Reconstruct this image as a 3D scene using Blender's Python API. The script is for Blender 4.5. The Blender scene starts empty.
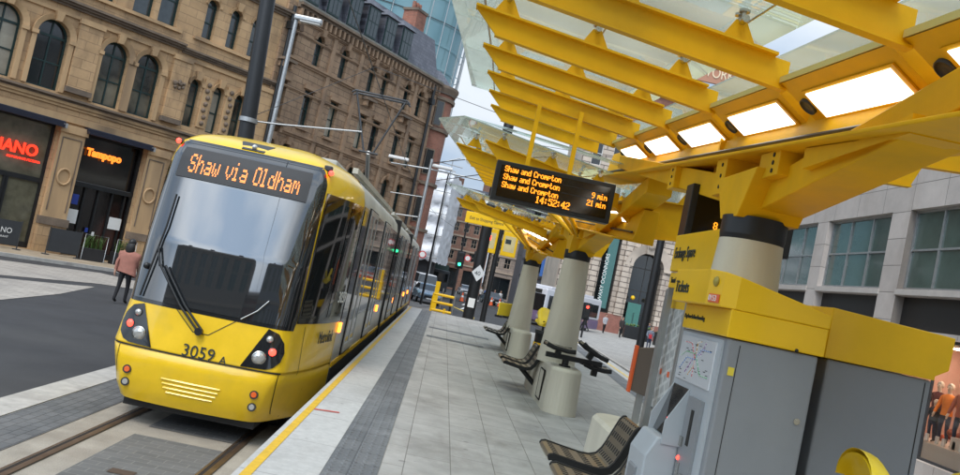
import bpy, bmesh, math, random
from mathutils import Vector, Matrix
from mathutils.geometry import tessellate_polygon
random.seed(7)
R=math.radians; PI=math.pi
scene=bpy.context.scene
COL=scene.collection

# ------------------------------------------------------------------ camera
F=860.0
cam_d=bpy.data.cameras.new('camera'); cam=bpy.data.objects.new('camera',cam_d); COL.objects.link(cam)
cam_d.sensor_width=36; cam_d.lens=36*F/960; cam_d.clip_end=3000; cam_d.clip_start=.05
_pitch=math.atan(41.5/F); _yaw=-math.atan(27/F); _roll=R(12)
CAMR=Matrix.Rotation(_yaw,3,'Z')@Matrix.Rotation(PI/2+_pitch,3,'X')@Matrix.Rotation(_roll,3,'Z')
CAMO=Vector((0,0,2.5))
cam.matrix_world=Matrix.Translation(CAMO)@CAMR.to_4x4()
scene.camera=cam
def at(px,py,**k):
    """point of the world seen at a photograph pixel, on the plane X=, Y= or Z="""
    v=CAMR@Vector(((px-480)/F,-(py-237.5)/F,-1))
    (a,val),=k.items(); i='XYZ'.index(a)
    return CAMO+v*((val-CAMO[i])/v[i])

# ------------------------------------------------------------------ materials
MATS={}
def mat(name,col,rough=.6,metal=0,var=.0,scale=3.0,bump=0,bscale=40,emit=None,estr=1,streak=0,spec=.5,coat=0,alpha=1,dirt=None,coatrough=.05):
    if name in MATS: return MATS[name]
    m=bpy.data.materials.new(name); m.use_nodes=True; MATS[name]=m
    nt=m.node_tree; b=nt.nodes['Principled BSDF']
    b.inputs['Base Color'].default_value=(*col,1); b.inputs['Roughness'].default_value=rough
    b.inputs['Metallic'].default_value=metal; b.inputs['Specular IOR Level'].default_value=spec
    b.inputs['Coat Weight'].default_value=coat; b.inputs['Coat Roughness'].default_value=coatrough
    tc=nt.nodes.new('ShaderNodeTexCoord')
    src=None
    if var or streak:
        mp=nt.nodes.new('ShaderNodeMapping'); nt.links.new(tc.outputs['Object'],mp.inputs[0])
        if streak: mp.inputs['Scale'].default_value=(1,1,.12)
        n=nt.nodes.new('ShaderNodeTexNoise'); n.inputs['Scale'].default_value=scale; n.inputs['Detail'].default_value=6; n.inputs['Roughness'].default_value=.65
        nt.links.new(mp.outputs[0],n.inputs[0])
        v=var or streak
        r=nt.nodes.new('ShaderNodeMapRange'); r.inputs[1].default_value=.25; r.inputs[2].default_value=.75
        r.inputs[3].default_value=1-v; r.inputs[4].default_value=1+v*.6
        nt.links.new(n.outputs[0],r.inputs[0])
        mx=nt.nodes.new('ShaderNodeMix'); mx.data_type='RGBA'; mx.blend_type='MULTIPLY'; mx.inputs[0].default_value=1
        mx.inputs[6].default_value=(*col,1); nt.links.new(r.outputs[0],mx.inputs[7])
        src=mx.outputs[2]
        if dirt:
            n2=nt.nodes.new('ShaderNodeTexNoise'); n2.inputs['Scale'].default_value=scale*.35; n2.inputs['Detail'].default_value=8
            nt.links.new(mp.outputs[0],n2.inputs[0])
            r2=nt.nodes.new('ShaderNodeMapRange'); r2.inputs[1].default_value=.52; r2.inputs[2].default_value=.72; r2.inputs[4].default_value=dirt[3]
            nt.links.new(n2.outputs[0],r2.inputs[0])
            m2=nt.nodes.new('ShaderNodeMix'); m2.data_type='RGBA'; nt.links.new(r2.outputs[0],m2.inputs[0]); nt.links.new(src,m2.inputs[6]); m2.inputs[7].default_value=(*dirt[:3],1)
            src=m2.outputs[2]
        nt.links.new(src,b.inputs['Base Color'])
        r3=nt.nodes.new('ShaderNodeMapRange'); r3.inputs[3].default_value=max(.03,rough-.08); r3.inputs[4].default_value=min(1,rough+.1)
        nt.links.new(n.outputs[0],r3.inputs[0]); nt.links.new(r3.outputs[0],b.inputs['Roughness'])
    if bump:
        n=nt.nodes.new('ShaderNodeTexNoise'); n.inputs['Scale'].default_value=bscale; n.inputs['Detail'].default_value=5
        nt.links.new(tc.outputs['Object'],n.inputs[0])
        bp=nt.nodes.new('ShaderNodeBump'); bp.inputs['Strength'].default_value=bump; bp.inputs['Distance'].default_value=.02
        nt.links.new(n.outputs[0],bp.inputs['Height']); nt.links.new(bp.outputs[0],b.inputs['Normal'])
    if emit:
        b.inputs['Emission Color'].default_value=(*emit,1); b.inputs['Emission Strength'].default_value=estr
    return m

def blocks(name,c1,c2,mortar,bw,bh,axes='xz',msize=.01,rough=.75,var=.25,stain=None,offset=.5,bumpd=.006,rot=0,nscale=1.2,msmooth=.1,bias=0,gum=0):
    """masonry or paving in object coordinates; axes picks which coordinates lie in the face"""
    if name in MATS: return MATS[name]
    m=bpy.data.materials.new(name); m.use_nodes=True; MATS[name]=m
    nt=m.node_tree; b=nt.nodes['Principled BSDF']; b.inputs['Roughness'].default_value=rough
    tc=nt.nodes.new('ShaderNodeTexCoord'); sp=nt.nodes.new('ShaderNodeSeparateXYZ'); nt.links.new(tc.outputs['Object'],sp.inputs[0])
    cb=nt.nodes.new('ShaderNodeCombineXYZ')
    for i,a in enumerate(axes):
        if a=='s':   # x+y so that both faces of a block carry joints
            ad=nt.nodes.new('ShaderNodeMath'); ad.operation='ADD'; nt.links.new(sp.outputs['X'],ad.inputs[0]); nt.links.new(sp.outputs['Y'],ad.inputs[1]); nt.links.new(ad.outputs[0],cb.inputs[i])
        else: nt.links.new(sp.outputs['xyz'.index(a)],cb.inputs[i])
    mp=nt.nodes.new('ShaderNodeMapping'); mp.inputs['Rotation'].default_value=(0,0,rot); nt.links.new(cb.outputs[0],mp.inputs[0])
    br=nt.nodes.new('ShaderNodeTexBrick'); nt.links.new(mp.outputs[0],br.inputs['Vector'])
    br.inputs['Color1'].default_value=(*c1,1); br.inputs['Color2'].default_value=(*c2,1); br.inputs['Mortar'].default_value=(*mortar,1)
    br.inputs['Scale'].default_value=1; br.inputs['Brick Width'].default_value=bw; br.inputs['Row Height'].default_value=bh
    br.inputs['Mortar Size'].default_value=msize; br.inputs['Mortar Smooth'].default_value=msmooth; br.inputs['Bias'].default_value=bias
    br.offset=offset
    n=nt.nodes.new('ShaderNodeTexNoise'); n.inputs['Scale'].default_value=nscale; n.inputs['Detail'].default_value=8; n.inputs['Roughness'].default_value=.7
    nt.links.new(tc.outputs['Object'],n.inputs[0])
    r=nt.nodes.new('ShaderNodeMapRange'); r.inputs[1].default_value=.3; r.inputs[2].default_value=.7; r.inputs[3].default_value=1-var; r.inputs[4].default_value=1+var*.5
    nt.links.new(n.outputs[0],r.inputs[0])
    mx=nt.nodes.new('ShaderNodeMix'); mx.data_type='RGBA'; mx.blend_type='MULTIPLY'; mx.inputs[0].default_value=1
    nt.links.new(br.outputs['Color'],mx.inputs[6]); nt.links.new(r.outputs[0],mx.inputs[7]); src=mx.outputs[2]
    if stain:
        mp2=nt.nodes.new('ShaderNodeMapping'); mp2.inputs['Scale'].default_value=stain[5] if len(stain)>5 else (1,1,.35); nt.links.new(tc.outputs['Object'],mp2.inputs[0])
        n2=nt.nodes.new('ShaderNodeTexNoise'); n2.inputs['Scale'].default_value=stain[4]; n2.inputs['Detail'].default_value=9; n2.inputs['Roughness'].default_value=.7
        nt.links.new(mp2.outputs[0],n2.inputs[0])
        r2=nt.nodes.new('ShaderNodeMapRange'); r2.inputs[1].default_value=.5; r2.inputs[2].default_value=.72; r2.inputs[4].default_value=stain[3]
        nt.links.new(n2.outputs[0],r2.inputs[0])
        m2=nt.nodes.new('ShaderNodeMix'); m2.data_type='RGBA'; nt.links.new(r2.outputs[0],m2.inputs[0]); nt.links.new(src,m2.inputs[6]); m2.inputs[7].default_value=(*stain[:3],1); src=m2.outputs[2]
    if gum:
        vo=nt.nodes.new('ShaderNodeTexVoronoi'); vo.inputs['Scale'].default_value=gum; nt.links.new(tc.outputs['Object'],vo.inputs[0])
        rn=nt.nodes.new('ShaderNodeSeparateColor'); nt.links.new(vo.outputs['Color'],rn.inputs[0])
        th=nt.nodes.new('ShaderNodeMath'); th.operation='MULTIPLY'; th.inputs[1].default_value=.11; nt.links.new(rn.outputs[0],th.inputs[0])
        lt=nt.nodes.new('ShaderNodeMath'); lt.operation='LESS_THAN'; nt.links.new(vo.outputs['Distance'],lt.inputs[0]); nt.links.new(th.outputs[0],lt.inputs[1])
        sc=nt.nodes.new('ShaderNodeMath'); sc.operation='MULTIPLY'; sc.inputs[1].default_value=.38; nt.links.new(lt.outputs[0],sc.inputs[0])
        mg=nt.nodes.new('ShaderNodeMix'); mg.data_type='RGBA'; nt.links.new(sc.outputs[0],mg.inputs[0]); nt.links.new(src,mg.inputs[6]); mg.inputs[7].default_value=(.10,.10,.095,1); src=mg.outputs[2]
    nt.links.new(src,b.inputs['Base Color'])
    bp=nt.nodes.new('ShaderNodeBump'); bp.inputs['Strength'].default_value=.8; bp.inputs['Distance'].default_value=bumpd
    ad=nt.nodes.new('ShaderNodeMath'); ad.operation='MULTIPLY_ADD'; ad.inputs[1].default_value=-1; 
    n3=nt.nodes.new('ShaderNodeTexNoise'); n3.inputs['Scale'].default_value=30; n3.inputs['Detail'].default_value=4; nt.links.new(tc.outputs['Object'],n3.inputs[0])
    m3=nt.nodes.new('ShaderNodeMath'); m3.operation='MULTIPLY'; m3.inputs[1].default_value=.5; nt.links.new(n3.outputs[0],m3.inputs[0])
    nt.links.new(br.outputs['Fac'],ad.inputs[0]); nt.links.new(m3.outputs[0],ad.inputs[2])
    nt.links.new(ad.outputs[0],bp.inputs['Height']); nt.links.new(bp.outputs[0],b.inputs['Normal'])
    return m

YEL=mat('yellow_canopy_paint',(.84,.455,.002),.5,spec=.3,var=.14,scale=2.5,dirt=(.36,.22,.02,.5),bump=.05,bscale=90)
YELT=mat('yellow_enamel',(.84,.50,.006),.38,var=.10,scale=3,coat=.12,spec=.35,dirt=(.50,.33,.03,.3))
TRY=mat('tram_yellow',(.82,.53,.012),.3,spec=.4,var=.10,scale=4,coat=.5,dirt=(.40,.33,.09,.35))
TRG=mat('tram_silver',(.42,.43,.43),.35,metal=.3,var=.12,scale=3,coat=.3)
TRR=mat('tram_roof_grey',(.45,.44,.38),.55,var=.2,scale=2,dirt=(.2,.19,.16,.5))
BLK=mat('black_paint',(.012,.013,.014),.4,var=.2,scale=8)
RUB=mat('black_rubber',(.01,.01,.01),.75,var=.2)
DGREY=mat('dark_grey_metal',(.045,.047,.05),.45,metal=.2,var=.2)
GALV=mat('galvanised_steel',(.42,.43,.43),.42,metal=.8,var=.15,scale=6)
STEEL=mat('stainless_steel',(.55,.54,.50),.25,metal=1,var=.12,scale=10)
BRONZ=mat('perforated_seat_steel',(.44,.40,.31),.33,metal=.9,var=.2,scale=9)
SLOT=mat('slot_dark',(.015,.014,.012),.8)
CONC=mat('column_cream_concrete',(.60,.56,.45),.62,var=.16,scale=2.2,streak=.16,dirt=(.27,.25,.20,.8),bump=.08,bscale=60)
KERB=mat('kerb_granite',(.46,.44,.40),.7,var=.25,scale=5,bump=.25,bscale=60,dirt=(.22,.20,.18,.6))
ASPH=mat('asphalt',(.042,.042,.044),.88,var=.30,scale=1.1,bump=.5,bscale=160,dirt=(.11,.108,.105,.5))
WPAINT=mat('white_road_paint',(.62,.62,.60),.6,var=.35,scale=9)
YPAINT=mat('yellow_line_paint',(.72,.45,.03),.55,var=.22,scale=12)
RPAINT=mat('red_line_paint',(.65,.08,.05),.5,var=.3,scale=14)
GREYM=mat('machine_grey_paint',(.225,.235,.245),.5,var=.05,scale=4,bump=.12,bscale=300)
GREYL=mat('machine_light_panel',(.40,.43,.45),.42,var=.06,scale=5)
ORED=mat('orange_red_paint',(.75,.12,.03),.4,var=.1)
GLD=mat('window_dark_glass',(.012,.016,.018),.06,spec=.8,var=.3,scale=.8)
TGL=mat('tram_window_glass',(.010,.012,.013),.04,spec=1.0)
LED=mat('led_orange',(.1,.03,.0),.5,emit=(1,.30,.03),estr=2.6)
LEDH=mat('led_hot',(.1,.03,.0),.5,emit=(1,.30,.015),estr=2.1)
LITE=mat('light_diffuser',(.8,.8,.78),.5,emit=(1,.97,.88),estr=2.6)
LRED=mat('lamp_red_lit',(.5,.02,.02),.3,emit=(1,.05,.03),estr=4)
LORG=mat('lamp_orange_lit',(.5,.1,.02),.3,emit=(1,.22,.02),estr=5)
LGRN=mat('lamp_green_lit',(.02,.5,.2),.3,emit=(.03,1,.35),estr=5)
NRED=mat('neon_red',(.5,.02,.01),.4,emit=(1,.03,.01),estr=2.2)
NORG=mat('neon_orange',(.5,.1,.02),.4,emit=(1,.22,.02),estr=1.6)
WARM=mat('warm_lamp',(.8,.6,.3),.4,emit=(1,.6,.2),estr=3)
OREF=mat('orange_reflector',(.8,.12,.01),.15,coat=1)
WREF=mat('lamp_lens',(.55,.55,.52),.1,metal=.5,coat=1)
DTXT=mat('dark_lettering',(.02,.03,.03),.5)
WTXT=mat('white_lettering',(.75,.75,.72),.5)
NAVY=mat('navy_fascia',(.012,.014,.028),.35,var=.2)
WHITE=mat('white_plastic',(.72,.72,.70),.35)
YBIN=mat('yellow_plastic',(.78,.56,.02),.35,var=.08,scale=5,bump=.04)

def glass(name,tint=(.86,.92,.88),dust=.16,dcol=(.75,.78,.68),rough=.03):
    m=bpy.data.materials.new(name); m.use_nodes=True; nt=m.node_tree; MATS[name]=m
    for n in list(nt.nodes): nt.nodes.remove(n)
    out=nt.nodes.new('ShaderNodeOutputMaterial')
    tr=nt.nodes.new('ShaderNodeBsdfTransparent'); tr.inputs[0].default_value=(*tint,1)
    gl=nt.nodes.new('ShaderNodeBsdfGlossy'); gl.inputs['Roughness'].default_value=rough; gl.inputs[0].default_value=(.9,.95,.93,1)
    fr=nt.nodes.new('ShaderNodeFresnel'); fr.inputs[0].default_value=1.5
    m1=nt.nodes.new('ShaderNodeMixShader'); nt.links.new(fr.outputs[0],m1.inputs[0]); nt.links.new(tr.outputs[0],m1.inputs[1]); nt.links.new(gl.outputs[0],m1.inputs[2])
    df=nt.nodes.new('ShaderNodeBsdfTranslucent'); df.inputs[0].default_value=(*dcol,1)
    tc=nt.nodes.new('ShaderNodeTexCoord'); n=nt.nodes.new('ShaderNodeTexNoise'); n.inputs['Scale'].default_value=2.2; n.inputs['Detail'].default_value=7
    nt.links.new(tc.outputs['Object'],n.inputs[0])
    r=nt.nodes.new('ShaderNodeMapRange'); r.inputs[1].default_value=.3; r.inputs[2].default_value=.75; r.inputs[3].default_value=dust*.7; r.inputs[4].default_value=dust*1.4
    nt.links.new(n.outputs[0],r.inputs[0])
    m2=nt.nodes.new('ShaderNodeMixShader'); nt.links.new(r.outputs[0],m2.inputs[0]); nt.links.new(m1.outputs[0],m2.inputs[1]); nt.links.new(df.outputs[0],m2.inputs[2])
    nt.links.new(m2.outputs[0],out.inputs[0]); return m
CGL=glass('canopy_glass',tint=(.90,.95,.92),dust=.13,dcol=(.90,.89,.80))
SHOPGL=glass('shop_glass',tint=(.93,.95,.95),dust=.02)

# ------------------------------------------------------------------ mesh helpers
class MB:
    def __init__(s,org=(0,0,0)): s.v=[]; s.f=[]; s.m=[]; s.sm=[]; s.mats=[]; s.o=Vector(org)
    def mi(s,m):
        if m is None: m=s.mats[0] if s.mats else None
        if m not in s.mats: s.mats.append(m)
        return s.mats.index(m)
    def add(s,vs,fs,m=None,smooth=False):
        b=len(s.v); s.v+= [Vector(p)-s.o for p in vs]; i=s.mi(m)
        for f in fs: s.f.append([b+k for k in f]); s.m.append(i); s.sm.append(smooth)
    def box(s,a,b,m=None,M=None,bev=0):
        (x0,y0,z0),(x1,y1,z1)=a,b
        if x0>x1:x0,x1=x1,x0
        if y0>y1:y0,y1=y1,y0
        if z0>z1:z0,z1=z1,z0
        if bev>0:
            bm=bmesh.new(); bmesh.ops.create_cube(bm,size=1)
            for v in bm.verts: v.co=Vector(((x0+x1)/2+v.co.x*(x1-x0),(y0+y1)/2+v.co.y*(y1-y0),(z0+z1)/2+v.co.z*(z1-z0)))
            bmesh.ops.bevel(bm,geom=bm.edges[:],offset=bev,segments=2,affect='EDGES',profile=.6)
            bm.verts.index_update(); vs=[v.co.copy() for v in bm.verts]; fs=[[v.index for v in f.verts] for f in bm.faces]; bm.free()
        else:
            vs=[(x0,y0,z0),(x1,y0,z0),(x1,y1,z0),(x0,y1,z0),(x0,y0,z1),(x1,y0,z1),(x1,y1,z1),(x0,y1,z1)]
            fs=[(0,3,2,1),(4,5,6,7),(0,1,5,4),(1,2,6,5),(2,3,7,6),(3,0,4,7)]
        if M: vs=[M@Vector(v) for v in vs]
        s.add(vs,fs,m)
        return s
    def quad(s,pts,m=None): s.add(pts,[list(range(len(pts)))],m); return s
    def hexa(s,bot,top,m=None):
        """solid between two matching loops"""
        n=len(bot); fs=[list(range(n))[::-1],list(range(n,2*n))]+[(i,(i+1)%n,n+(i+1)%n,n+i) for i in range(n)]
        s.add(list(bot)+list(top),fs,m); return s
    def prism(s,poly,axis,a,b,m=None):
        def P(p,c): return (c,p[0],p[1]) if axis=='X' else ((p[0],c,p[1]) if axis=='Y' else (p[0],p[1],c))
        return s.hexa([P(p,a) for p in poly],[P(p,b) for p in poly],m)
    def tube(s,pts,r,m=None,n=8,cap=True,smooth=True):
        pts=[Vector(p) for p in pts]; rs=r if isinstance(r,(list,tuple)) else [r]*len(pts); rings=[]
        up=None
        for i,p in enumerate(pts):
            t=(pts[min(i+1,len(pts)-1)]-pts[max(i-1,0)]).normalized()
            if up is None: up=Vector((0,0,1)) if abs(t.z)<.9 else Vector((1,0,0))
            a=t.cross(up).normalized(); up=a.cross(t).normalized()
            rings.append([p+(a*math.cos(2*PI*k/n)+up*math.sin(2*PI*k/n))*rs[i] for k in range(n)])
        s.loft(rings,m,cap=cap,smooth=smooth); return s
    def loft(s,rings,m=None,cap=True,smooth=True,closed=True):
        n=len(rings[0]); vs=[p for r in rings for p in r]; fs=[]
        for i in range(len(rings)-1):
            for k in range(n if closed else n-1):
                a=i*n+k; b=i*n+(k+1)%n; fs.append((a,b,b+n,a+n))
        s.add(vs,fs,m,smooth)
        if cap and closed:
            s.add(rings[0],[list(range(n))[::-1]],m); s.add(rings[-1],[list(range(n))],m)
        return s
    def cyl(s,c,r,h,m=None,n=20,r2=None,axis='Z',smooth=True):
        c=Vector(c); r2=r if r2 is None else r2
        def ring(rr,d):
            o=[]
            for k in range(n):
                a=2*PI*k/n; x,y=rr*math.cos(a),rr*math.sin(a)
                o.append(c+(Vector((x,y,d)) if axis=='Z' else Vector((x,-d,y))*1 if axis=='Y' else Vector((d,x,y))))
            return o
        s.loft([ring(r,0),ring(r2,h)],m,smooth=smooth); return s
    def ball(s,c,r,m=None,n=12,sc=(1,1,1)):
        c=Vector(c); rings=[]
        for i in range(n//2+1):
            t=-PI/2+PI*i/(n//2); rr=max(math.cos(t),.02)
            rings.append([c+Vector((r*sc[0]*rr*math.cos(2*PI*k/n),r*sc[1]*rr*math.sin(2*PI*k/n),r*sc[2]*math.sin(t))) for k in range(n)])
        s.loft(rings,m); return s
    def build(s,name,m=None,parent=None,bevel=0,fix=True,**tags):
        me=bpy.data.meshes.new(name); me.from_pydata([tuple(v) for v in s.v],[],s.f)
        if m is not None and not s.mats: s.mats=[m]
        for k,mm in enumerate(s.mats):
            me.materials.append(mm if mm is not None else m)
        for p,i,sm in zip(me.polygons,s.m,s.sm): p.material_index=i; p.use_smooth=sm
        if fix:
            bm=bmesh.new(); bm.from_mesh(me); bmesh.ops.recalc_face_normals(bm,faces=bm.faces[:]); bm.to_mesh(me); bm.free()
        me.update()
        o=bpy.data.objects.new(name,me); COL.objects.link(o)
        if parent: o.parent=parent
        if bevel:
            md=o.modifiers.new('bevel','BEVEL'); md.width=bevel; md.segments=2; md.limit_method='ANGLE'; md.angle_limit=R(40)
        for k,v in tags.items(): o[k]=v
        return o
def tag(o,label=None,category=None,group=None,kind=None):
    if label: o['label']=label
    if category: o['category']=category
    if group: o['group']=group
    if kind: o['kind']=kind
    return o
def thing(name,label,cat,loc=(0,0,0),rotz=0,group=None):
    o=bpy.data.objects.new(name,None); COL.objects.link(o); o.location=loc; o.rotation_euler=(0,0,rotz); o.empty_display_size=.2
    return tag(o,label,cat,group)
def copy_tree(o,parent=None):
    c=o.copy(); COL.objects.link(c); c.parent=parent
    for ch in [k for k in bpy.data.objects if k.parent==o]: copy_tree(ch,c)
    return c
def text_obj(name,txt,size,m,parent,M,depth=.004,align='LEFT',squeeze=1,bold=0):
    cu=bpy.data.curves.new('t','FONT'); cu.body=txt; cu.size=size; cu.extrude=depth/2; cu.align_x=align; cu.offset=bold; cu.resolution_u=3
    to=bpy.data.objects.new('t',cu); COL.objects.link(to)
    dg=bpy.context.evaluated_depsgraph_get(); me=bpy.data.meshes.new_from_object(to.evaluated_get(dg)); bpy.data.objects.remove(to)
    me.transform(Matrix.Diagonal((squeeze,1,1,1))); me.transform(M); me.materials.clear(); me.materials.append(m); me.name=name
    o=bpy.data.objects.new(name,me); COL.objects.link(o); o.parent=parent; return o
# orientation of lettering: columns are text-right, text-up, normal
def TM(loc,right,up):
    r=Vector(right).normalized(); u=Vector(up).normalized(); n=r.cross(u)
    return Matrix(((r.x,u.x,n.x,loc[0]),(r.y,u.y,n.y,loc[1]),(r.z,u.z,n.z,loc[2]),(0,0,0,1)))
FONT={'S':'01110 10001 10000 01110 00001 10001 01110','h':'10000 10000 10110 11001 10001 10001 10001','a':'00000 00000 01110 00001 01111 10001 01111',
'w':'00000 00000 10001 10001 10101 10101 01010','v':'00000 00000 10001 10001 10001 01010 00100','i':'00100 00000 01100 00100 00100 00100 01110',
'O':'01110 10001 10001 10001 10001 10001 01110','l':'01100 00100 00100 00100 00100 00100 01110','d':'00001 00001 01101 10011 10001 10001 01111',
'm':'00000 00000 11010 10101 10101 10001 10001','n':'00000 00000 10110 11001 10001 10001 10001','C':'01110 10001 10000 10000 10000 10001 01110',
'r':'00000 00000 10110 11001 10000 10000 10000','o':'00000 00000 01110 10001 10001 10001 01110','p':'00000 00000 11110 10001 11110 10000 10000',
't':'01000 01000 11100 01000 01000 01001 00110','e':'00000 00000 01110 10001 11111 10000 01110',' ':'00000 00000 00000 00000 00000 00000 00000',
'0':'01110 10001 10011 10101 11001 10001 01110','1':'00100 01100 00100 00100 00100 00100 01110','2':'01110 10001 00001 00110 01000 10000 11111',
'4':'00010 00110 01010 10010 11111 00010 00010','5':'11111 10000 11110 00001 00001 10001 01110','8':'01110 10001 10001 01110 10001 10001 01110','9':'01110 10001 10001 01111 00001 00010 01100',
':':'00000 00100 00100 00000 00100 00100 00000'}
def dots(txt,up=1,bold=False):
    """lit cells (column,row from bottom) of a dot matrix text"""
    cells=set(); cx=0
    for ch in txt:
        rows=FONT[ch].split(); w=3 if ch in ' :' and ch==' ' else 5
        if ch in 'il:' : off=-1; w=4 if ch!=':' else 4
        else: off=0
        for r,row in enumerate(rows):
            for c,b in enumerate(row):
                if b=='1':
                    for i in range(up):
                        for j in range(up): cells.add(((cx+c+off)*up+i,(6-r)*up+j))
                    if bold: cells.add(((cx+c+off)*up+up,(6-r)*up))
        cx+=w+1
    return cells,(cx-1)*up
# ------------------------------------------------------------------ world, sun
w=bpy.data.worlds.new('World'); scene.world=w; w.use_nodes=True; nt=w.node_tree
bg=nt.nodes['Background']; sky=nt.nodes.new('ShaderNodeTexSky'); sky.sky_type='NISHITA'; sky.sun_disc=False
SUN_EL,SUN_AZ=R(56),R(205)     # sun high behind the camera's left shoulder, seen through cloud
sky.sun_elevation=SUN_EL; sky.sun_rotation=SUN_AZ; sky.air_density=1; sky.dust_density=1.5
tc=nt.nodes.new('ShaderNodeTexCoord'); mp=nt.nodes.new('ShaderNodeMapping'); mp.inputs['Scale'].default_value=(1,1,2.2)
nt.links.new(tc.outputs['Generated'],mp.inputs[0])
n=nt.nodes.new('ShaderNodeTexNoise'); n.inputs['Scale'].default_value=1.6; n.inputs['Detail'].default_value=8; n.inputs['Roughness'].default_value=.55; nt.links.new(mp.outputs[0],n.inputs[0])
cr=nt.nodes.new('ShaderNodeMapRange'); cr.inputs[1].default_value=.28; cr.inputs[2].default_value=.58; cr.inputs[3].default_value=.62; cr.inputs[4].default_value=1.0; nt.links.new(n.outputs[0],cr.inputs[0])
n2=nt.nodes.new('ShaderNodeTexNoise'); n2.inputs['Scale'].default_value=3.1; n2.inputs['Detail'].default_value=7; nt.links.new(mp.outputs[0],n2.inputs[0])
rr=nt.nodes.new('ShaderNodeMix'); rr.data_type='RGBA'; rr.inputs[6].default_value=(4.3,5.7,7.6,1); rr.inputs[7].default_value=(8.3,9.0,9.8,1)
cr2=nt.nodes.new('ShaderNodeMapRange'); cr2.inputs[1].default_value=.36; cr2.inputs[2].default_value=.62; nt.links.new(n2.outputs[0],cr2.inputs[0]); nt.links.new(cr2.outputs[0],rr.inputs[0])
mx=nt.nodes.new('ShaderNodeMix'); mx.data_type='RGBA'; nt.links.new(cr.outputs[0],mx.inputs[0]); nt.links.new(sky.outputs[0],mx.inputs[6]); nt.links.new(rr.outputs[2],mx.inputs[7])
_sd=(math.sin(SUN_AZ)*math.cos(SUN_EL),math.cos(SUN_AZ)*math.cos(SUN_EL),math.sin(SUN_EL))
dp_=nt.nodes.new('ShaderNodeVectorMath'); dp_.operation='DOT_PRODUCT'; nt.links.new(tc.outputs['Generated'],dp_.inputs[0]); dp_.inputs[1].default_value=_sd
gr=nt.nodes.new('ShaderNodeMapRange'); gr.inputs[1].default_value=-.9; gr.inputs[2].default_value=1; gr.inputs[3].default_value=.52; gr.inputs[4].default_value=1.35; nt.links.new(dp_.outputs['Value'],gr.inputs[0])
ml=nt.nodes.new('ShaderNodeMix'); ml.data_type='RGBA'; ml.blend_type='MULTIPLY'; ml.inputs[0].default_value=1; nt.links.new(mx.outputs[2],ml.inputs[6]); nt.links.new(gr.outputs[0],ml.inputs[7])
# bright lobe added to the sky low behind the viewer for the windscreen highlight
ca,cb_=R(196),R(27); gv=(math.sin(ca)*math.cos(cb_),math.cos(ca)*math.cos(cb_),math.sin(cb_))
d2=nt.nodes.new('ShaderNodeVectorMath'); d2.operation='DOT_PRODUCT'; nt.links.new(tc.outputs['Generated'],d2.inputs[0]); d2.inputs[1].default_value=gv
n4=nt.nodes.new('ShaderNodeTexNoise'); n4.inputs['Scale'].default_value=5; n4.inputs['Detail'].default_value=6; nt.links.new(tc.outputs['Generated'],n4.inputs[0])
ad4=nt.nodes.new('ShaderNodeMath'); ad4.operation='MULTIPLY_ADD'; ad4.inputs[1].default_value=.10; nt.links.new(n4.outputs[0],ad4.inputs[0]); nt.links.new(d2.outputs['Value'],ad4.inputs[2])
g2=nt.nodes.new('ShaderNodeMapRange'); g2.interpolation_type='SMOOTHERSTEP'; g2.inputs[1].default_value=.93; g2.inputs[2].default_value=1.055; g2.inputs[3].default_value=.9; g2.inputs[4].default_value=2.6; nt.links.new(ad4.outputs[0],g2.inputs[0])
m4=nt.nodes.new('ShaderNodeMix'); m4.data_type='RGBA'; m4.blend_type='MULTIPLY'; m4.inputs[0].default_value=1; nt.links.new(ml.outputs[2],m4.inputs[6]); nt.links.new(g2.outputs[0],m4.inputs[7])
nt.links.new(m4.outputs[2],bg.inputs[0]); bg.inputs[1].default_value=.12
sd=bpy.data.lights.new('sun','SUN'); sd.energy=1.5; sd.angle=R(20); sd.color=(1,.93,.84); so=bpy.data.objects.new('sun',sd); COL.objects.link(so)
# Nishita rotation: 0 = +Y, clockwise seen from above
sdir=Vector((math.sin(SUN_AZ)*math.cos(SUN_EL),math.cos(SUN_AZ)*math.cos(SUN_EL),math.sin(SUN_EL)))
so.rotation_euler=(-sdir).to_track_quat('-Z','Y').to_euler(); so.location=(0,0,40)
scene.view_settings.view_transform='Standard'; scene.view_settings.look='None'; scene.view_settings.gamma=1; scene.view_settings.exposure=0.33
scene.cycles.max_bounces=8; scene.cycles.transparent_max_bounces=16

# ------------------------------------------------------------------ ground
def sheet(name,poly,z,m,h=0,parent=None,kind='structure'):
    b=MB()
    if h: b.hexa([(x,y,z-h) for x,y in poly],[(x,y,z) for x,y in poly],m)
    else: b.quad([(x,y,z) for x,y in poly],m)
    o=b.build(name,None,parent); 
    if kind and parent is None: o['kind']=kind
    return o
sheet('ground',[(-900,-900),(900,-900),(900,900),(-900,900)],-.02,ASPH)
sheet('road',[(-13,-60),(-4.74,-60),(-4.74,36),(13,36),(16,170),(-12,170),(-13,34)],-.004,mat('road_asphalt',(.046,.047,.050),.85,var=.34,scale=.7,bump=.5,bscale=150,dirt=(.085,.084,.082,.5)))
PAVB=blocks('beige_footway_flags',(.36,.29,.20),(.42,.34,.24),(.2,.17,.13),.6,.45,'xy',.008,var=.25,stain=(.2,.16,.12,.5,.6,(1,1,1)))
a=R(0)
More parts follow.
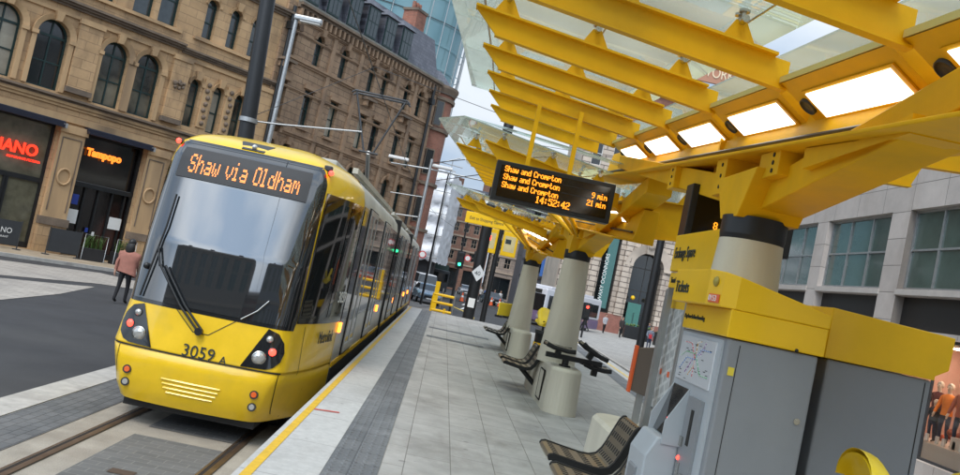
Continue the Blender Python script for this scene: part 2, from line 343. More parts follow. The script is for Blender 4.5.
# footway in front of the long stone building, follows its two facades
Apt=Vector((-16.13,32.16)); du=Vector((math.sin(R(41)),math.cos(R(41)))); dn=Vector((du.y,-du.x))   # dn points to the road
K=Apt+du*10.38
du2=Vector((math.sin(R(31)),math.cos(R(31)))); dn2=Vector((du2.y,-du2.x))
def fa(u,d): p=Apt+du*u+dn*d; return (p.x,p.y)
def fb(u,d): p=K+du2*u+dn2*d; return (p.x,p.y)
sheet('footway',[fa(-14,-1),fa(-14,3.2),fa(5,3.2),fa(9,2.6),fb(4,2.3),fb(14,2.4),fb(14,-1),fb(0,-1)],.10,PAVB,.11)
kb=MB()
kp=[fa(-14,3.2),fa(5,3.2),fa(9,2.6),fb(4,2.3),fb(14,2.4)]; kq=[fa(-14,3.36),fa(5,3.36),fa(9,2.76),fb(4,2.46),fb(14,2.56)]
for i in range(4): kb.hexa([(*kp[i],-.01),(*kp[i+1],-.01),(*kq[i+1],-.01),(*kq[i],-.01)],[(*kp[i],.115),(*kp[i+1],.115),(*kq[i+1],.115),(*kq[i],.115)],KERB)
tag(kb.build('kerb'),kind='structure')
# pale paved patches in the carriageway
PALE=blocks('pale_setts',(.36,.33,.29),(.42,.385,.34),(.2,.19,.17),.5,.25,'xy',.01,var=.22,stain=(.2,.19,.18,.5,.5,(1,1,1)))
sheet('paving_patch',[at(-40,268,Z=0).xy,at(0,275,Z=0).xy,at(100,284,Z=0).xy,at(140,290,Z=0).xy,at(135,281,Z=0).xy,at(100,273,Z=0).xy,at(0,260,Z=0).xy,at(-40,255,Z=0).xy],.004,PALE)
sheet('paving_patch',[at(-60,310,Z=0).xy,at(0,300,Z=0).xy,at(60,294,Z=0).xy,at(95,287,Z=0).xy,at(60,284,Z=0).xy,at(0,278,Z=0).xy,at(-60,272,Z=0).xy],.004,PALE)
# tram track bed on the left of the platform
SETT=blocks('grey_setts',(.125,.125,.120),(.155,.155,.15),(.21,.205,.19),.24,.13,'xy',.006,var=.3,stain=(.09,.085,.08,.55,1.2,(1,1,1)),offset=.5)
DSET=blocks('dark_setts',(.115,.12,.122),(.15,.154,.155),(.07,.07,.07),.22,.11,'yx',.006,var=.3,stain=(.20,.19,.18,.4,1.0,(1,.4,1)))
TBED=mat('track_concrete',(.35,.315,.26),.8,var=.28,scale=2,bump=.4,bscale=50,dirt=(.16,.125,.09,.7))
sheet('track_bed',[(-4.32,-30),(-1.09,-30),(-1.09,36),(-4.32,36)],.000,TBED)
kb=MB(); 
yy=-20
while yy<60:
    kb.box((-4.73,yy,-.01),(-4.33,yy+.90,.012),KERB); yy+=.908
tag(kb.build('kerb_band',bevel=0),kind='structure')
sheet('sett_strip',[(-4.32,-30),(-3.72,-30),(-3.72,36),(-4.32,36)],.006,DSET)
for y0,y1 in ((7.55,9.9),(10.35,14.5),(3,7.1),(15,20),(20.5,30)):
    sheet('sett_panel',[(-3.03,y0),(-2.02,y0),(-2.02,y1),(-3.03,y1)],.006,SETT)
sheet('slab_band',[(-3.7,7.13),(-1.15,7.13),(-1.15,7.5),(-3.7,7.5)],.009,mat('pale_slab',(.40,.385,.35),.75,var=.2,scale=3,bump=.2))
sheet('iron_cover',[(-2.72,8.30),(-2.48,8.30),(-2.48,8.46),(-2.72,8.46)],.012,mat('rust_cover',(.08,.05,.035),.7,var=.3,scale=20))
RAILM=mat('rail_steel',(.22,.15,.10),.38,metal=.7,var=.35,scale=5,dirt=(.10,.05,.025,.7)); GROOVE=mat('rail_groove',(.02,.014,.01),.9)
def offs(path,d):
    out=[]
    for i,p in enumerate(path):
        t=(Vector(path[min(i+1,len(path)-1)])-Vector(path[max(i-1,0)])).normalized(); out.append(Vector(p)+Vector((t.y,-t.x))*d)
    return out
def track(path,rz=.0):
    for s_ in (-1,1):
        g=MB()
        for d0,d1,z,mm in ((-.03,.035,rz+.016,RAILM),(.035,.075,rz+.012,GROOVE),(.075,.10,rz+.016,RAILM)):
            A_=offs(path,s_*(.7175+d0)); B_=offs(path,s_*(.7175+d1)) ; 
            if s_>0: A_=offs(path,.7175-d0+.0); B_=offs(path,.7175-d1)
            for i in range(len(path)-1): g.quad([(*A_[i],z),(*A_[i+1],z),(*B_[i+1],z),(*B_[i],z)],mm)
        tag(g.build('rail'),kind='structure')
def curve(p0,p1,p2,n=24): return [tuple(Vector(p0)*(1-t)**2+Vector(p1)*2*t*(1-t)+Vector(p2)*t*t) for t in [i/n for i in range(n+1)]]
track([(-2.63,-30),(-2.63,36)]+curve((-2.63,40),(-2.4,64),(6,92))[1:]+[(14,112)])
# right-hand track beyond the platform
track([(5.6,-10),(6.9,20),(8.2,38)]+curve((8.4,42),(9.0,60),(7,80))[1:]+[(5,100)])
# covers, patches and tyre wear on the carriageway
PATCH=mat('asphalt_patch',(.030,.030,.032),.9,var=.3,scale=2,bump=.5,bscale=170)
for px_,py_,a_,c_,r_ in ((-5.6,20.5,.5,5.0,.0),):
    M=Matrix.Rotation(r_,2); q=[M@Vector(v) for v in ((-a_/2,-c_/2),(a_/2,-c_/2),(a_/2,c_/2),(-a_/2,c_/2))]
    sheet('road_patch',[(px_+v.x,py_+v.y) for v in q],.008,PATCH)
for px_,py_ in ((-7.4,25.0),):
    b=MB(); b.cyl((px_,py_,-.01),.33,.018,KERB,24); b.cyl((px_,py_,.008),.28,.004,mat('iron_lid',(.05,.048,.045),.5,metal=.5,var=.3,scale=20),24); o=b.build('drain_cover'); tag(o,kind='structure')
# light paving beyond the platform end, kerb, road markings
sheet('crossing_paving',[(-4.3,36),(7,36),(4.5,44),(1.2,50),(-.6,62),(-4.3,62)],.005,blocks('far_setts',(.22,.20,.18),(.27,.25,.22),(.14,.13,.12),.3,.2,'xy',.01,var=.25))
g=MB()
pl=curve((1.5,50),(3.6,60),(-.6,74),12)
for i in range(12): 
    A_,B_=pl[i],pl[i+1]; g.quad([(A_[0],A_[1],.012),(B_[0],B_[1],.012),(B_[0]+.3,B_[1],.012),(A_[0]+.3,A_[1],.012)],mat('double_yellow',(.6,.42,.05),.6))
tag(g.build('road_marking'),kind='structure')
g=MB()
for (x,y) in ((1.7,66),(2.0,76),(2.8,88),(4.2,100)): g.quad([(x,y,.012),(x+.2,y,.012),(x+.6,y+5,.012),(x+.4,y+5,.012)],WPAINT)
for x in (2.2,2.9,3.6,4.3,5): g.quad([(x,48,.012),(x+.35,48,.012),(x+.35,50.6,.012),(x,50.6,.012)],WPAINT)
tag(g.build('road_marking'),kind='structure')
# pavement in front of the arched building and along the modern building
PAVG=blocks('grey_flags',(.33,.32,.30),(.39,.38,.355),(.2,.2,.19),.9,.6,'xy',.012,var=.2,stain=(.22,.21,.2,.4,.5,(1,1,1)))
sheet('footway',[(8.0,28),(9.0,-30),(13.5,-30),(40,60),(40,95),(10.6,95),(9.6,60),(8.7,42)],.11,PAVG,.12)
kb=MB(); kp=[(8.86,-30),(7.87,28),(8.56,42),(9.46,60),(10.46,95)]; kq=[(9.0,-30),(8.0,28),(8.7,42),(9.6,60),(10.6,95)]
for i in range(4): kb.hexa([(*kp[i],-.01),(*kp[i+1],-.01),(*kq[i+1],-.01),(*kq[i],-.01)],[(*kp[i],.125),(*kp[i+1],.125),(*kq[i+1],.125),(*kq[i],.125)],KERB)
tag(kb.build('kerb'),kind='structure')

# ------------------------------------------------------------------ platform
def xr(y): return 4.05+.055*y            # right-hand edge of the platform
SLAB=blocks('platform_flags',(.36,.352,.33),(.415,.405,.38),(.22,.21,.19),.78,.39,'yx',.0045,rough=.65,var=.24,stain=(.17,.16,.14,.75,1.0,(1.0,.6,1)),offset=.37,bumpd=.003,nscale=2.4,gum=3.3)
g=MB(); g.hexa([(-1.07,-8,0),(xr(-8),-8,0),(xr(34),34,0),(-1.07,34,0)],[(-1.07,-8,.9),(xr(-8),-8,.9),(xr(34),34,.9),(-1.07,34,.9)],SLAB)
g.hexa([(-1.07,34,0),(xr(34),34,0),(xr(38),38,0),(-1.07,38,0)],[(-1.07,34,.9),(xr(34),34,.9),(xr(38),38,.35),(-1.07,38,.35)],SLAB)
tag(g.build('platform'),kind='structure')
EDGE=blocks('platform_edge_slab',(.46,.46,.445),(.51,.51,.49),(.28,.28,.27),1.2,2.0,'yx',.006,rough=.65,var=.18,offset=0,bumpd=.003,nscale=14,stain=(.28,.27,.25,.5,2,(1,.4,1)),gum=4.1)
sheet('platform_edge',[(-1.10,-8),(-.575,-8),(-.575,34),(-1.10,34)],.905,EDGE,.10)
sheet('yellow_line',[(-1.055,-8),(-.985,-8),(-.985,34),(-1.055,34)],.909,YPAINT)
sheet('red_mark',[(-.985,8.62),(-.74,8.70),(-.74,8.755),(-.985,8.675)],.9095,RPAINT)
TACT=blocks('tactile_slab',(.125,.132,.138),(.165,.172,.177),(.08,.083,.086),.4,.395,'yx',.006,rough=.65,var=.15,offset=0,bumpd=.003,nscale=3,stain=(.29,.30,.30,.4,3,(1,1,1)))
sheet('tactile_strip',[(-.572,-8),(-.18,-8),(-.18,34),(-.572,34)],.9065,TACT)
# lozenge studs of the tactile paving
g=MB()
y=4.6
row=0
while y<33.6:
    st=1 if y<16 else 2
    nx=5
    for k in range(nx):
        x=-.53+k*.076+(.0 if row%2 else .0)
        if y<12:
            l,w_=.036,.026
            g.add([(x-w_,y,.9066),(x,y-l,.9066),(x+w_,y,.9066),(x,y+l,.9066),(x-w_*.55,y,.9125),(x,y-l*.6,.9125),(x+w_*.55,y,.9125),(x,y+l*.6,.9125)],[(0,1,5,4),(1,2,6,5),(2,3,7,6),(3,0,4,7),(4,5,6,7)],TACT)
        else:
            g.add([(x-.026,y-.03,.907),(x+.026,y-.03,.907),(x+.026,y+.03,.9115),(x-.026,y+.03,.9115)],[(0,1,2,3)],TACT)
    y+=.1; row+=1
tag(g.build('tactile_studs',fix=False),kind='structure')
sheet('drain_channel',[(-.12,24.2),(1.6,24.2),(1.6,24.7),(-.12,24.7)],.906,TACT)
sheet('drain_channel',[(-.12,20.9),(1.3,20.9),(1.3,21.4),(-.12,21.4)],.906,TACT)
sheet('platform_edge',[(xr(-8)-.42,-8),(xr(-8)+.03,-8),(xr(34)+.03,34),(xr(34)-.42,34)],.905,EDGE,.10)
sheet('yellow_line',[(xr(-8)-.30,-8),(xr(-8)-.20,-8),(xr(34)-.20,34),(xr(34)-.30,34)],.909,mat('cream_yellow_line',(.68,.52,.20),.6,var=.2,scale=8))
sheet('tactile_strip',[(xr(-8)-.85,-8),(xr(-8)-.45,-8),(xr(34)-.45,34),(xr(34)-.85,34)],.9065,TACT)
# ------------------------------------------------------------------ tram
TX,TY=-2.62,10.1
tram=thing('tram','yellow and silver tram with lit destination display waiting beside the platform','tram',(TX,TY,0))
def lerp(tab,z):
    for (a,va),(b,vb) in zip(tab,tab[1:]):
        if z<=b: 
            t=max(0,(z-a)/(b-a)); t=t*t*(3-2*t) if False else t
            return va+(vb-va)*t
    return tab[-1][1]
HW=[(.3,.80),(.45,.86),(.93,.985),(1.45,.93),(3.25,.93),(3.45,.90),(3.58,.78),(3.68,.55),(3.75,.30)]   # half width of the nose face
YF=[(.3,.12),(.45,.05),(.80,.0),(.93,.02),(1.45,.10),(2.2,.22),(3.0,.42),(3.25,.50),(3.42,.60),(3.55,.78),(3.66,1.15),(3.72,1.6),(3.75,2.0)]
SW=[(.3,1.27),(.6,1.31),(3.2,1.31),(3.38,1.27),(3.5,1.17),(3.6,1.0),(3.68,.72),(3.75,.38)]                # half width of the car body
def S(s,z,off=0):
    """skin of the cab: s in -2..2 runs round the nose from one side to the other, z up"""
    a=abs(s); sg=1 if s>=0 else -1
    h=lerp(HW,z); yf=lerp(YF,z); sw=lerp(SW,z); L=2.1
    q_=(L-yf)/L
    pts=[(-.5*h,yf+.02*q_),(0,yf-.0),(.5*h,yf+.02*q_),(.86*h,yf+.075*q_),(h,yf+.17*q_),(h+.03+(sw-h)*.18,yf+.42*q_),(sw-(sw-h)*.28,yf+1.15*q_),(sw,L),(sw,L+.6)]
    t=a*3 # s 1 -> index 4 ; s 2 -> index 7
    i=min(int(t),5); u=t-i; p0,p1,p2,p3=[Vector(q) for q in pts[i:i+4]]
    q=.5*((2*p1)+(-p0+p2)*u+(2*p0-5*p1+4*p2-p3)*u*u+(-p0+3*p1-3*p2+p3)*u**3)
    d=.5*((-p0+p2)+2*(2*p0-5*p1+4*p2-p3)*u+3*(-p0+3*p1-3*p2+p3)*u*u)
    nrm=Vector((d.y,-d.x)).normalized() if d.length>1e-6 else Vector((0,-1))
    return Vector((sg*(q.x+nrm.x*off),q.y+nrm.y*off,z))
def s_of_x(x,z):
    lo,hi=0,1.999; ax=abs(x)
    for _ in range(24):
        m_=(lo+hi)/2
        if S(m_,z).x<ax: lo=m_
        else: hi=m_
    return math.copysign(lo,x)
def grid(mb,f,nu,nv,m,smooth=True):
    vs=[f(i/nu,j/nv) for j in range(nv+1) for i in range(nu+1)]
    mb.add(vs,[(j*(nu+1)+i,j*(nu+1)+i+1,(j+1)*(nu+1)+i+1,(j+1)*(nu+1)+i) for j in range(nv) for i in range(nu)],m,smooth)
def interp(tab,v):
    for (a,x),(b,y) in zip(tab,tab[1:]):
        if v<=b: return x+(y-x)*max(0,(v-a)/(b-a))
    return tab[-1][1]
def patch(L_,R_,z0,z1,m,off=.006,nu=16,nz=16,mb=None):
    """piece of the cab skin between two boundaries given as x(z) or s(z)"""
    mb=mb or MB()
    def f(u,v):
        z=z0+(z1-z0)*v; a=interp(L_,z); b=interp(R_,z); return S(a+(b-a)*u,z,off)
    grid(mb,f,nu,nz,m); return mb
# cab shell (one sheet: bumper to roof), yellow
b=MB(); grid(b,lambda u,v:S(-2+4*u,[.3,.36,.45,.6,.75,.90,.92,.935,.95,1.1,1.3,1.45,1.8,2.2,2.6,3.0,3.2,3.3,3.38,3.45,3.52,3.58,3.63,3.68,3.72,3.75][int(round(v*25))],(-.022 if abs([.3,.36,.45,.6,.75,.90,.92,.935,.95,1.1,1.3,1.45,1.8,2.2,2.6,3.0,3.2,3.3,3.38,3.45,3.52,3.58,3.63,3.68,3.72,3.75][int(round(v*25))]-.92)<.012 else 0)),72,25,TRY)
body=b.build('cab_shell',None,tram)
# car body behind, and its roof
LEN=28.2
def sec(y,pts,sc=1): return [Vector((x*sc,y,z)) for x,z in pts]
prof=[(1.27,.32),(1.31,.6),(1.312,3.2),(1.27,3.38),(1.17,3.5),(1.0,3.6),(.72,3.68),(.38,3.75)]
def strip(mb,i0,i1,y0,y1,m,sg=1,off=0,sm=True):
    ring=[Vector((sg*(x+off),0,z)) for x,z in prof[i0:i1+1]]
    vs=[p+Vector((0,y,0)) for y in (y0,y1) for p in ring]; k=len(ring)
    mb.add(vs,[(i,i+1,k+i+1,k+i) for i in range(k-1)],m,sm)
secs=[(2.1,10.6),(11.0,18.2),(18.6,LEN)]
for k,(y0,y1) in enumerate(secs):
    b=MB()
    for sg in (-1,1):
        strip(b,0,2,y0,y1,TRG,sg,sm=False)
        strip(b,2,7,y0,y1,TRR,sg)
    b.quad([(-.38,y0,3.75),(.38,y0,3.75),(.38,y1,3.75),(-.38,y1,3.75)],TRR)
    b.quad([(-1.27,y0,.32),(1.27,y0,.32),(1.27,y1,.32),(-1.27,y1,.32)],BLK)
    for yy in ((y0+.001,y1) if k else (y1,)): b.quad([(1.27,yy,.32),(1.31,yy,.6),(1.31,yy,3.2),(1.17,yy,3.5),(.72,yy,3.68),(.38,yy,3.75),(-.38,yy,3.75),(-.72,yy,3.68),(-1.17,yy,3.5),(-1.31,yy,3.2),(-1.31,yy,.6),(-1.27,yy,.32)],DGREY)
    b.build('car_body',None,tram,fix=True)
for y in (10.6,18.2):
    b=MB()
    for i in range(8):
        yy=y+.05*i; r=-.03 if i%2 else -.09
        b.box((-1.31-r-.09,yy,.45),(1.31+r+.09-.03,yy+.05,3.5),RUB)
    b.build('bellows',None,tram)
# yellow cab side tail piece is part of the shell; windows of the side
b=MB(); grid(b,lambda u,v:S(-2+4*u,3.75-.001*v),2,1,TRY); 
b=MB(); b.quad([(-.38,2.0,3.75),(.38,2.0,3.75),(.38,2.12,3.75),(-.38,2.12,3.75)],TRY); b.quad([S(-2+4*i/40,3.75)+Vector((0,0,.001)) for i in range(41)],TRY); b.build('cab_roof',None,tram)
# windscreen: black surround, glass, destination display
BLKG=mat('black_gloss_surround',(.012,.013,.014),.12,coat=.6,var=.1)
m=bpy.data.materials.new('windscreen_glass'); MATS['ws']=m; m.use_nodes=True; nt_=m.node_tree; pb=nt_.nodes['Principled BSDF']
pb.inputs['Base Color'].default_value=(.018,.021,.024,1); pb.inputs['Roughness'].default_value=.035; pb.inputs['IOR'].default_value=1.8; pb.inputs['Coat Weight'].default_value=1; pb.inputs['Coat IOR'].default_value=1.6; pb.inputs['Coat Roughness'].default_value=.02
WS=m
xs=lambda tab:[(z,s_of_x(x,z)) for z,x in tab]
sur=patch([(1.40,-1.18),(1.55,-1.24),(2.2,-1.20),(3.25,-1.1),(3.38,-1.0),(3.50,-.86)],[(1.40,1.18),(1.55,1.24),(2.2,1.20),(3.25,1.1),(3.38,1.0),(3.50,.86)],1.43,3.47,BLKG,.004,60,40)
ws_s=sur.build('windscreen_surround',None,tram)
gl=patch([(1.47,-.93),(1.6,-.97),(3.2,-.95),(3.33,-.90),(3.40,-.82),(3.44,-.70)],[(1.47,.93),(1.6,.97),(3.2,.95),(3.33,.90),(3.40,.82),(3.44,.70)],1.475,3.435,WS,.010,48,40)
wsg=gl.build('windscreen',None,tram)
# cab side windows (both sides)
for sg in (-1,1):
    b=MB()
    patch([(1.5,sg*1.24),(2.1,sg*1.24),(3.22,sg*1.16)],[(1.5,sg*1.995),(3.3,sg*1.995)],1.52,3.16,BLKG,.006,20,14,mb=b)
    f=b.build('cab_side_window',None,tram)
    b=MB()
    patch([(1.5,sg*1.31),(1.75,sg*1.30),(3.22,sg*1.24)],[(1.5,sg*1.48),(1.9,sg*1.62),(3.3,sg*1.66)],1.62,3.08,TGL,.011,8,14,mb=b)
    patch([(1.5,sg*1.70),(3.3,sg*1.72)],[(1.5,sg*1.95),(3.3,sg*1.95)],1.60,3.08,TGL,.011,8,6,mb=b)
    b.build('pane',None,f)
DPAN=mat('display_panel',(.055,.057,.06),.55,spec=.2,var=.1)
b=MB(); patch([(2.9,s_of_x(-.83,3.1)),(3.4,s_of_x(-.83,3.1))],[(2.9,s_of_x(.78,3.1)),(3.4,s_of_x(.78,3.1))],2.98,3.36,DPAN,.022,40,10,mb=b)
dp=b.build('destination_display',None,tram)
LEDT=mat('led_tram',(.1,.03,.0),.5,emit=(1,.30,.07),estr=2.2)
b=MB(); cells,wid=dots('Shaw via Oldham',2); pt=1.36/wid; hh=.235/14
for c,r in cells:
    x=-.70+c*pt; z=3.055+r*hh
    vs=[]
    for dx,dz in ((0,0),(.92*pt,0),(.92*pt,.66*hh),(0,.66*hh)):
        p=S(s_of_x(x+dx,z+dz),z+dz,.028); vs.append(p)
    b.add(vs,[(0,1,2,3)],LEDT)
b.build('display_text',None,dp,fix=False)
# head lamp clusters
def on(x,z,off=.01): return S(s_of_x(x,z),z,off)
for sg in (-1,1):
    ol=[(.735,1.42),(.86,1.38),(.93,1.28),(.955,1.17),(.94,1.06),(.88,.985),(.80,.955),(.52,.945)]
    b=MB(); c=on(sg*.80,1.12,.012); ps=[]
    for (x0,z0),(x1,z1) in zip(ol,ol[1:]+ol[:1]):
        for t in range(6): ps.append(on(sg*(x0+(x1-x0)*t/6),z0+(z1-z0)*t/6,.012))
    n_=len(ps); mid=[on(sg*(.80+((p.x*sg)-.80)*.5),1.12+(p.z-1.12)*.5,.016) for p in ps]
    b.add(ps+mid+[c+Vector((0,-.006,0))],[(i,(i+1)%n_,n_+(i+1)%n_,n_+i) for i in range(n_)]+[(n_+i,n_+(i+1)%n_,2*n_) for i in range(n_)],BLKG,True)
    cl=b.build('headlight_cluster',None,tram)
    for (x,z,r,mm,nm) in ((.775,1.305,.040,WREF,'marker_lamp'),(.835,1.165,.044,LRED,'red_lamp'),(.705,1.075,.068,WREF,'headlight')):
        p=on(sg*x,z,.012); q=on(sg*x+.01,z,.012); t=(q-p).normalized(); nn=Vector((t.y,-t.x,0)).normalized()
        if nn.y>0: nn=-nn
        b=MB(); up=Vector((0,0,1))
        def ring(r_,d): return [p+nn*d+(t*math.cos(2*PI*k/18)+up*math.sin(2*PI*k/18))*r_ for k in range(18)]
        b.loft([ring(r*1.25,0),ring(r*1.22,.012),ring(r*1.02,.014)],STEEL if nm=='headlight' else DGREY,cap=False)
        b.loft([ring(r,.012),ring(r*.8,.026),ring(r*.3,.033)],mm,cap=True)
        b.build(nm,None,cl)
    for (z,mm,nm) in ((.645,OREF,'reflector'),(.495,WREF,'fog_lamp')):
        x=sg*.745; p=on(x,z,.0); b=MB(); b.cyl((p.x,p.y+.01,p.z),.050,.03,DGREY,18,axis='Y'); b.cyl((p.x,p.y-.006,p.z),.042,.022,mm,18,r2=.03,axis='Y'); b.build(nm,None,tram)
# louvre lines on the bumper, seams
b=MB()
for k,(x0,x1,z) in enumerate(((-.33,.36,.625),(-.31,.34,.575),(-.29,.32,.525),(-.25,.29,.475))):
    n_=16
    for i in range(n_):
        xa,xb=x0+(x1-x0)*i/n_,x0+(x1-x0)*(i+1)/n_
        pa,pb=on(xa,z,.001),on(xb,z,.001); u=Vector((0,0,.013)); o_=Vector((0,-.014,0))
        b.add([pa-u,pb-u,pb+o_*.9-u*.2,pa+o_*.9-u*.2,pa+u,pb+u],[(0,1,2,3),(3,2,5,4)],TRY)
b.build('bumper_louvre',None,tram,fix=False)
SEAM=mat('seam_dark',(.10,.08,.01),.7)
b=MB()
def seam(pts,wd=.006,m_=SEAM,off=.0035):
    for (x0,z0),(x1,z1) in zip(pts,pts[1:]):
        n_=10
        for i in range(n_):
            a_=(x0+(x1-x0)*i/n_,z0+(z1-z0)*i/n_); c_=(x0+(x1-x0)*(i+1)/n_,z0+(z1-z0)*(i+1)/n_)
            d=Vector((c_[0]-a_[0],c_[1]-a_[1])).normalized(); nx_,nz_=-d.y*wd,d.x*wd
            b.add([on(a_[0]-nx_,a_[1]-nz_,off),on(c_[0]-nx_,c_[1]-nz_,off),on(c_[0]+nx_,c_[1]+nz_,off),on(a_[0]+nx_,a_[1]+nz_,off)],[(0,1,2,3)],m_)
seam([(-.975,.925),(-.5,.925),(.5,.925),(.975,.925)],.009,SLOT,.006)
seam([(-.36,1.44),(-.10,1.215),(.08,1.215),(.36,1.44)])
seam([(-.92,.40),(-.90,.93)],.004); seam([(.92,.40),(.96,.93)],.004)
b.build('panel_seams',None,tram,fix=False)
# vertical seams & lower skirt on cab side
b=MB()
for sg in (-1,1):
    for s_ in (1.42,1.97):
        vs=[]
        for z in (.34,.93,1.48): vs+= [S(sg*s_,z,.003),S(sg*(s_+.006),z,.003)]
        b.add(vs,[(0,1,3,2),(2,3,5,4)],SEAM)
b.build('panel_seams',None,tram,fix=False)
# roof front camera and marker lights
b=MB(); b.add([on(-.25,3.615,.004),on(.16,3.615,.004),on(.10,3.485,.012),on(-.18,3.485,.012),on(-.25,3.60,.03),on(.16,3.60,.03),on(.09,3.49,.022),on(-.17,3.49,.022)],[(4,5,6,7),(0,1,5,4),(1,2,6,5),(2,3,7,6),(3,0,4,7)],DGREY); pc=on(-.04,3.54,.03); b.ball(pc,.035,WREF); b.build('camera_housing',None,tram)
for sg in (-1,1):
    p=S(sg*1.12,3.42,.0); b=MB(); b.tube([p,p+Vector((sg*.025,-.04,0))],.032,DGREY); b.ball(p+Vector((sg*.03,-.05,0)),.034,LRED); b.build('marker_light',None,tram)
p=S(1.05,3.47,.02); b=MB(); b.box(p-Vector((.05,.05,.03)),p+Vector((.05,.05,.04)),DGREY,bev=.015); b.build('side_camera',None,tram)
# wipers
b=MB()
pb_=on(-.02,1.24,.05)
b.cyl((pb_.x,pb_.y+.02,pb_.z),.045,.06,BLK,14,axis='Y')
for dx in (-.035,.03):
    b.tube([on(-.02+dx,1.26,.06),on(-.28+dx,1.50,.075),on(-.62+dx,1.90,.07)],.015,BLK)
b.tube([on(-.80,1.50,.045),on(-.76,1.9,.05),on(-.72,2.35,.05),on(-.72,2.75,.05)][::1],.012,RUB)
b.tube([on(-.66,1.88,.06),on(-.74,2.1,.055)],.013,BLK)
b.build('wiper',None,tram)
b=MB(); b.tube([on(.40,1.47,.03),on(.56,1.60,.03),on(.66,1.74,.03)],.008,STEEL); b.ball(on(-.83,1.85,.03),.04,BLK); b.build('wiper_jet',None,tram)
# lettering
def label3059():
    p=on(.0,1.01,.006)
    o=text_obj('fleet_number','3059',.20,DTXT,tram,TM((p.x-.17,p.y-.012,p.z-.075),(1,0.0,0),(0,.08,1)),depth=.006,squeeze=.98)
    o=text_obj('fleet_number','A',.13,DTXT,tram,TM((p.x+.275,p.y-.006,p.z-.085),(1,.05,0),(0,.08,1)),depth=.006)
label3059()
p0=S(1.62,1.28,.012); p1=S(1.97,1.28,.012)
text_obj('operator_name','Metrolink',.235,DTXT,tram,TM((p0.x+.012,p0.y,p0.z-.02),(p1-p0),(0,0,1)),squeeze=.78)
text_obj('fleet_number','3059',.22,WTXT,tram,TM(S(1.80,1.80,.016)+Vector((.02,0,0)),(p1-p0)+Vector((0.02,0,0)),(0,0,1)),squeeze=.9)
# doors and windows of the cars
def opening(y0,y1,z0,z1,kind):
    for sg in (-1,1):
        if sg<0 and kind!='w': continue
        if kind=='w':
            b=MB(); b.box((sg*1.300,y0,z0),(sg*1.318,y1,z1),BLKG); f=b.build('side_window',None,tram)
            b=MB(); k=max(1,round((y1-y0)/1.3)); d=(y1-y0)/k
            for i in range(k): b.box((sg*1.31,y0+i*d+.04,z0+.05),(sg*1.323,y0+(i+1)*d-.04,z1-.05),TGL)
            b.build('pane',None,f)
        else:
            b=MB(); b.box((1.29,y0,.95),(1.330,y1,3.22),RUB); d_=b.build('door',None,tram)
            mid=(y0+y1)/2
            for a_,c_ in ((y0+.05,mid-.012),(mid+.012,y1-.05)):
                b=MB(); 
                b.box((1.30,a_,.98),(1.346,c_,1.12),TRG); b.box((1.30,a_,1.12),(1.346,a_+.06,3.12),TRG); b.box((1.30,c_-.06,1.12),(1.346,c_,3.12),TRG); b.box((1.30,a_,3.12),(1.346,c_,3.2),TRG)
                b.build('door_leaf',None,d_,bevel=.006)
                b=MB(); b.box((1.30,a_+.06,1.12),(1.338,c_-.06,3.12),TGL); b.build('door_pane',None,d_)
lay=[('w',2.2,2.95),('d',3.05,4.45),('w',4.6,6.2),('d',6.35,7.75),('w',7.9,10.4),('w',11.1,12.6),('d',12.7,14.1),('w',14.2,15.1),('d',15.2,16.6),('w',16.7,18.1),('w',18.7,21),('d',21.1,22.5),('w',22.6,24.2),('d',24.3,25.7),('w',25.8,27.6)]
for k,a_,c_ in lay: opening(a_,c_,1.50,3.18,k)
for y in (2.12,8.7,14.15,20.9,24.2):
    b=MB(); b.box((1.315,y,1.36),(1.345,y+.13,1.50),LORG,bev=.008); b.build('side_indicator',None,tram)
for y0,y1 in ((2.15,10.5),(11.05,18.15),(18.65,28.0)):
    b=MB(); b.box((1.30,y0,.34),(1.322,y1,.84),DGREY); b.box((1.30,y0,.86),(1.327,y1,.93),YELT); b.build('skirt',None,tram)
    b=MB(); b.box((1.02,y0+.1,3.62),(1.10,y1-.1,3.70),TRR); b.box((.1,y0+1.2,3.752),(.62,y1-.6,3.86),TRR,bev=.03); b.box((-.62,y0+1.2,3.752),(-.1,y1-.6,3.86),TRR,bev=.03); b.build('roof_equipment',None,tram)
b=MB(); b.box((-.78,.3,.2),(.78,1.4,.36),BLK); b.box((-1.2,1.4,.18),(1.2,LEN-.4,.33),BLK); 
b.build('underframe',None,tram)
for yb in (2.6,9.2,14.6,20.2,25.6):
    b=MB()
    for dy in (-.9,.9):
        for sg in (-1,1): b.cyl((sg*.72-(.06 if sg<0 else -.06)-.06,yb+dy,.31),.30,.12,DGREY,20,axis='X')
    b.box((-.9,yb-1.1,.15),(.9,yb+1.1,.34),BLK); b.build('bogie',None,tram)
# pantograph
pan=MB(); y=12.6
pan.tube([(-.78,y,6.66),(-.70,y,6.73),(.70,y,6.73),(.78,y,6.66)],.028,DGREY); pan.tube([(-.78,y+.35,6.66),(-.70,y+.35,6.73),(.70,y+.35,6.73),(.78,y+.35,6.66)],.028,DGREY)
pan.tube([(-.66,y,6.70),(-.12,y-.2,5.15)],.026,DGREY); pan.tube([(.66,y,6.70),(.12,y-.2,5.15)],.026,DGREY)
pan.tube([(-.66,y+.35,6.7),(-.66,y,6.7)],.02,DGREY); pan.tube([(.66,y+.35,6.7),(.66,y,6.7)],.02,DGREY)
pan.tube([(-.25,y-.2,5.15),(.25,y-.2,5.15)],.03,DGREY)
pan.tube([(0,y-.2,5.15),(0,y+1.6,4.1)],.06,GALV); pan.box((-.5,y+1.2,3.75),(.5,y+1.9,4.12),DGREY); pan.box((-.55,y-.7,3.76),(.55,y+1.1,3.86),DGREY)
pan.build('pantograph',None,tram)
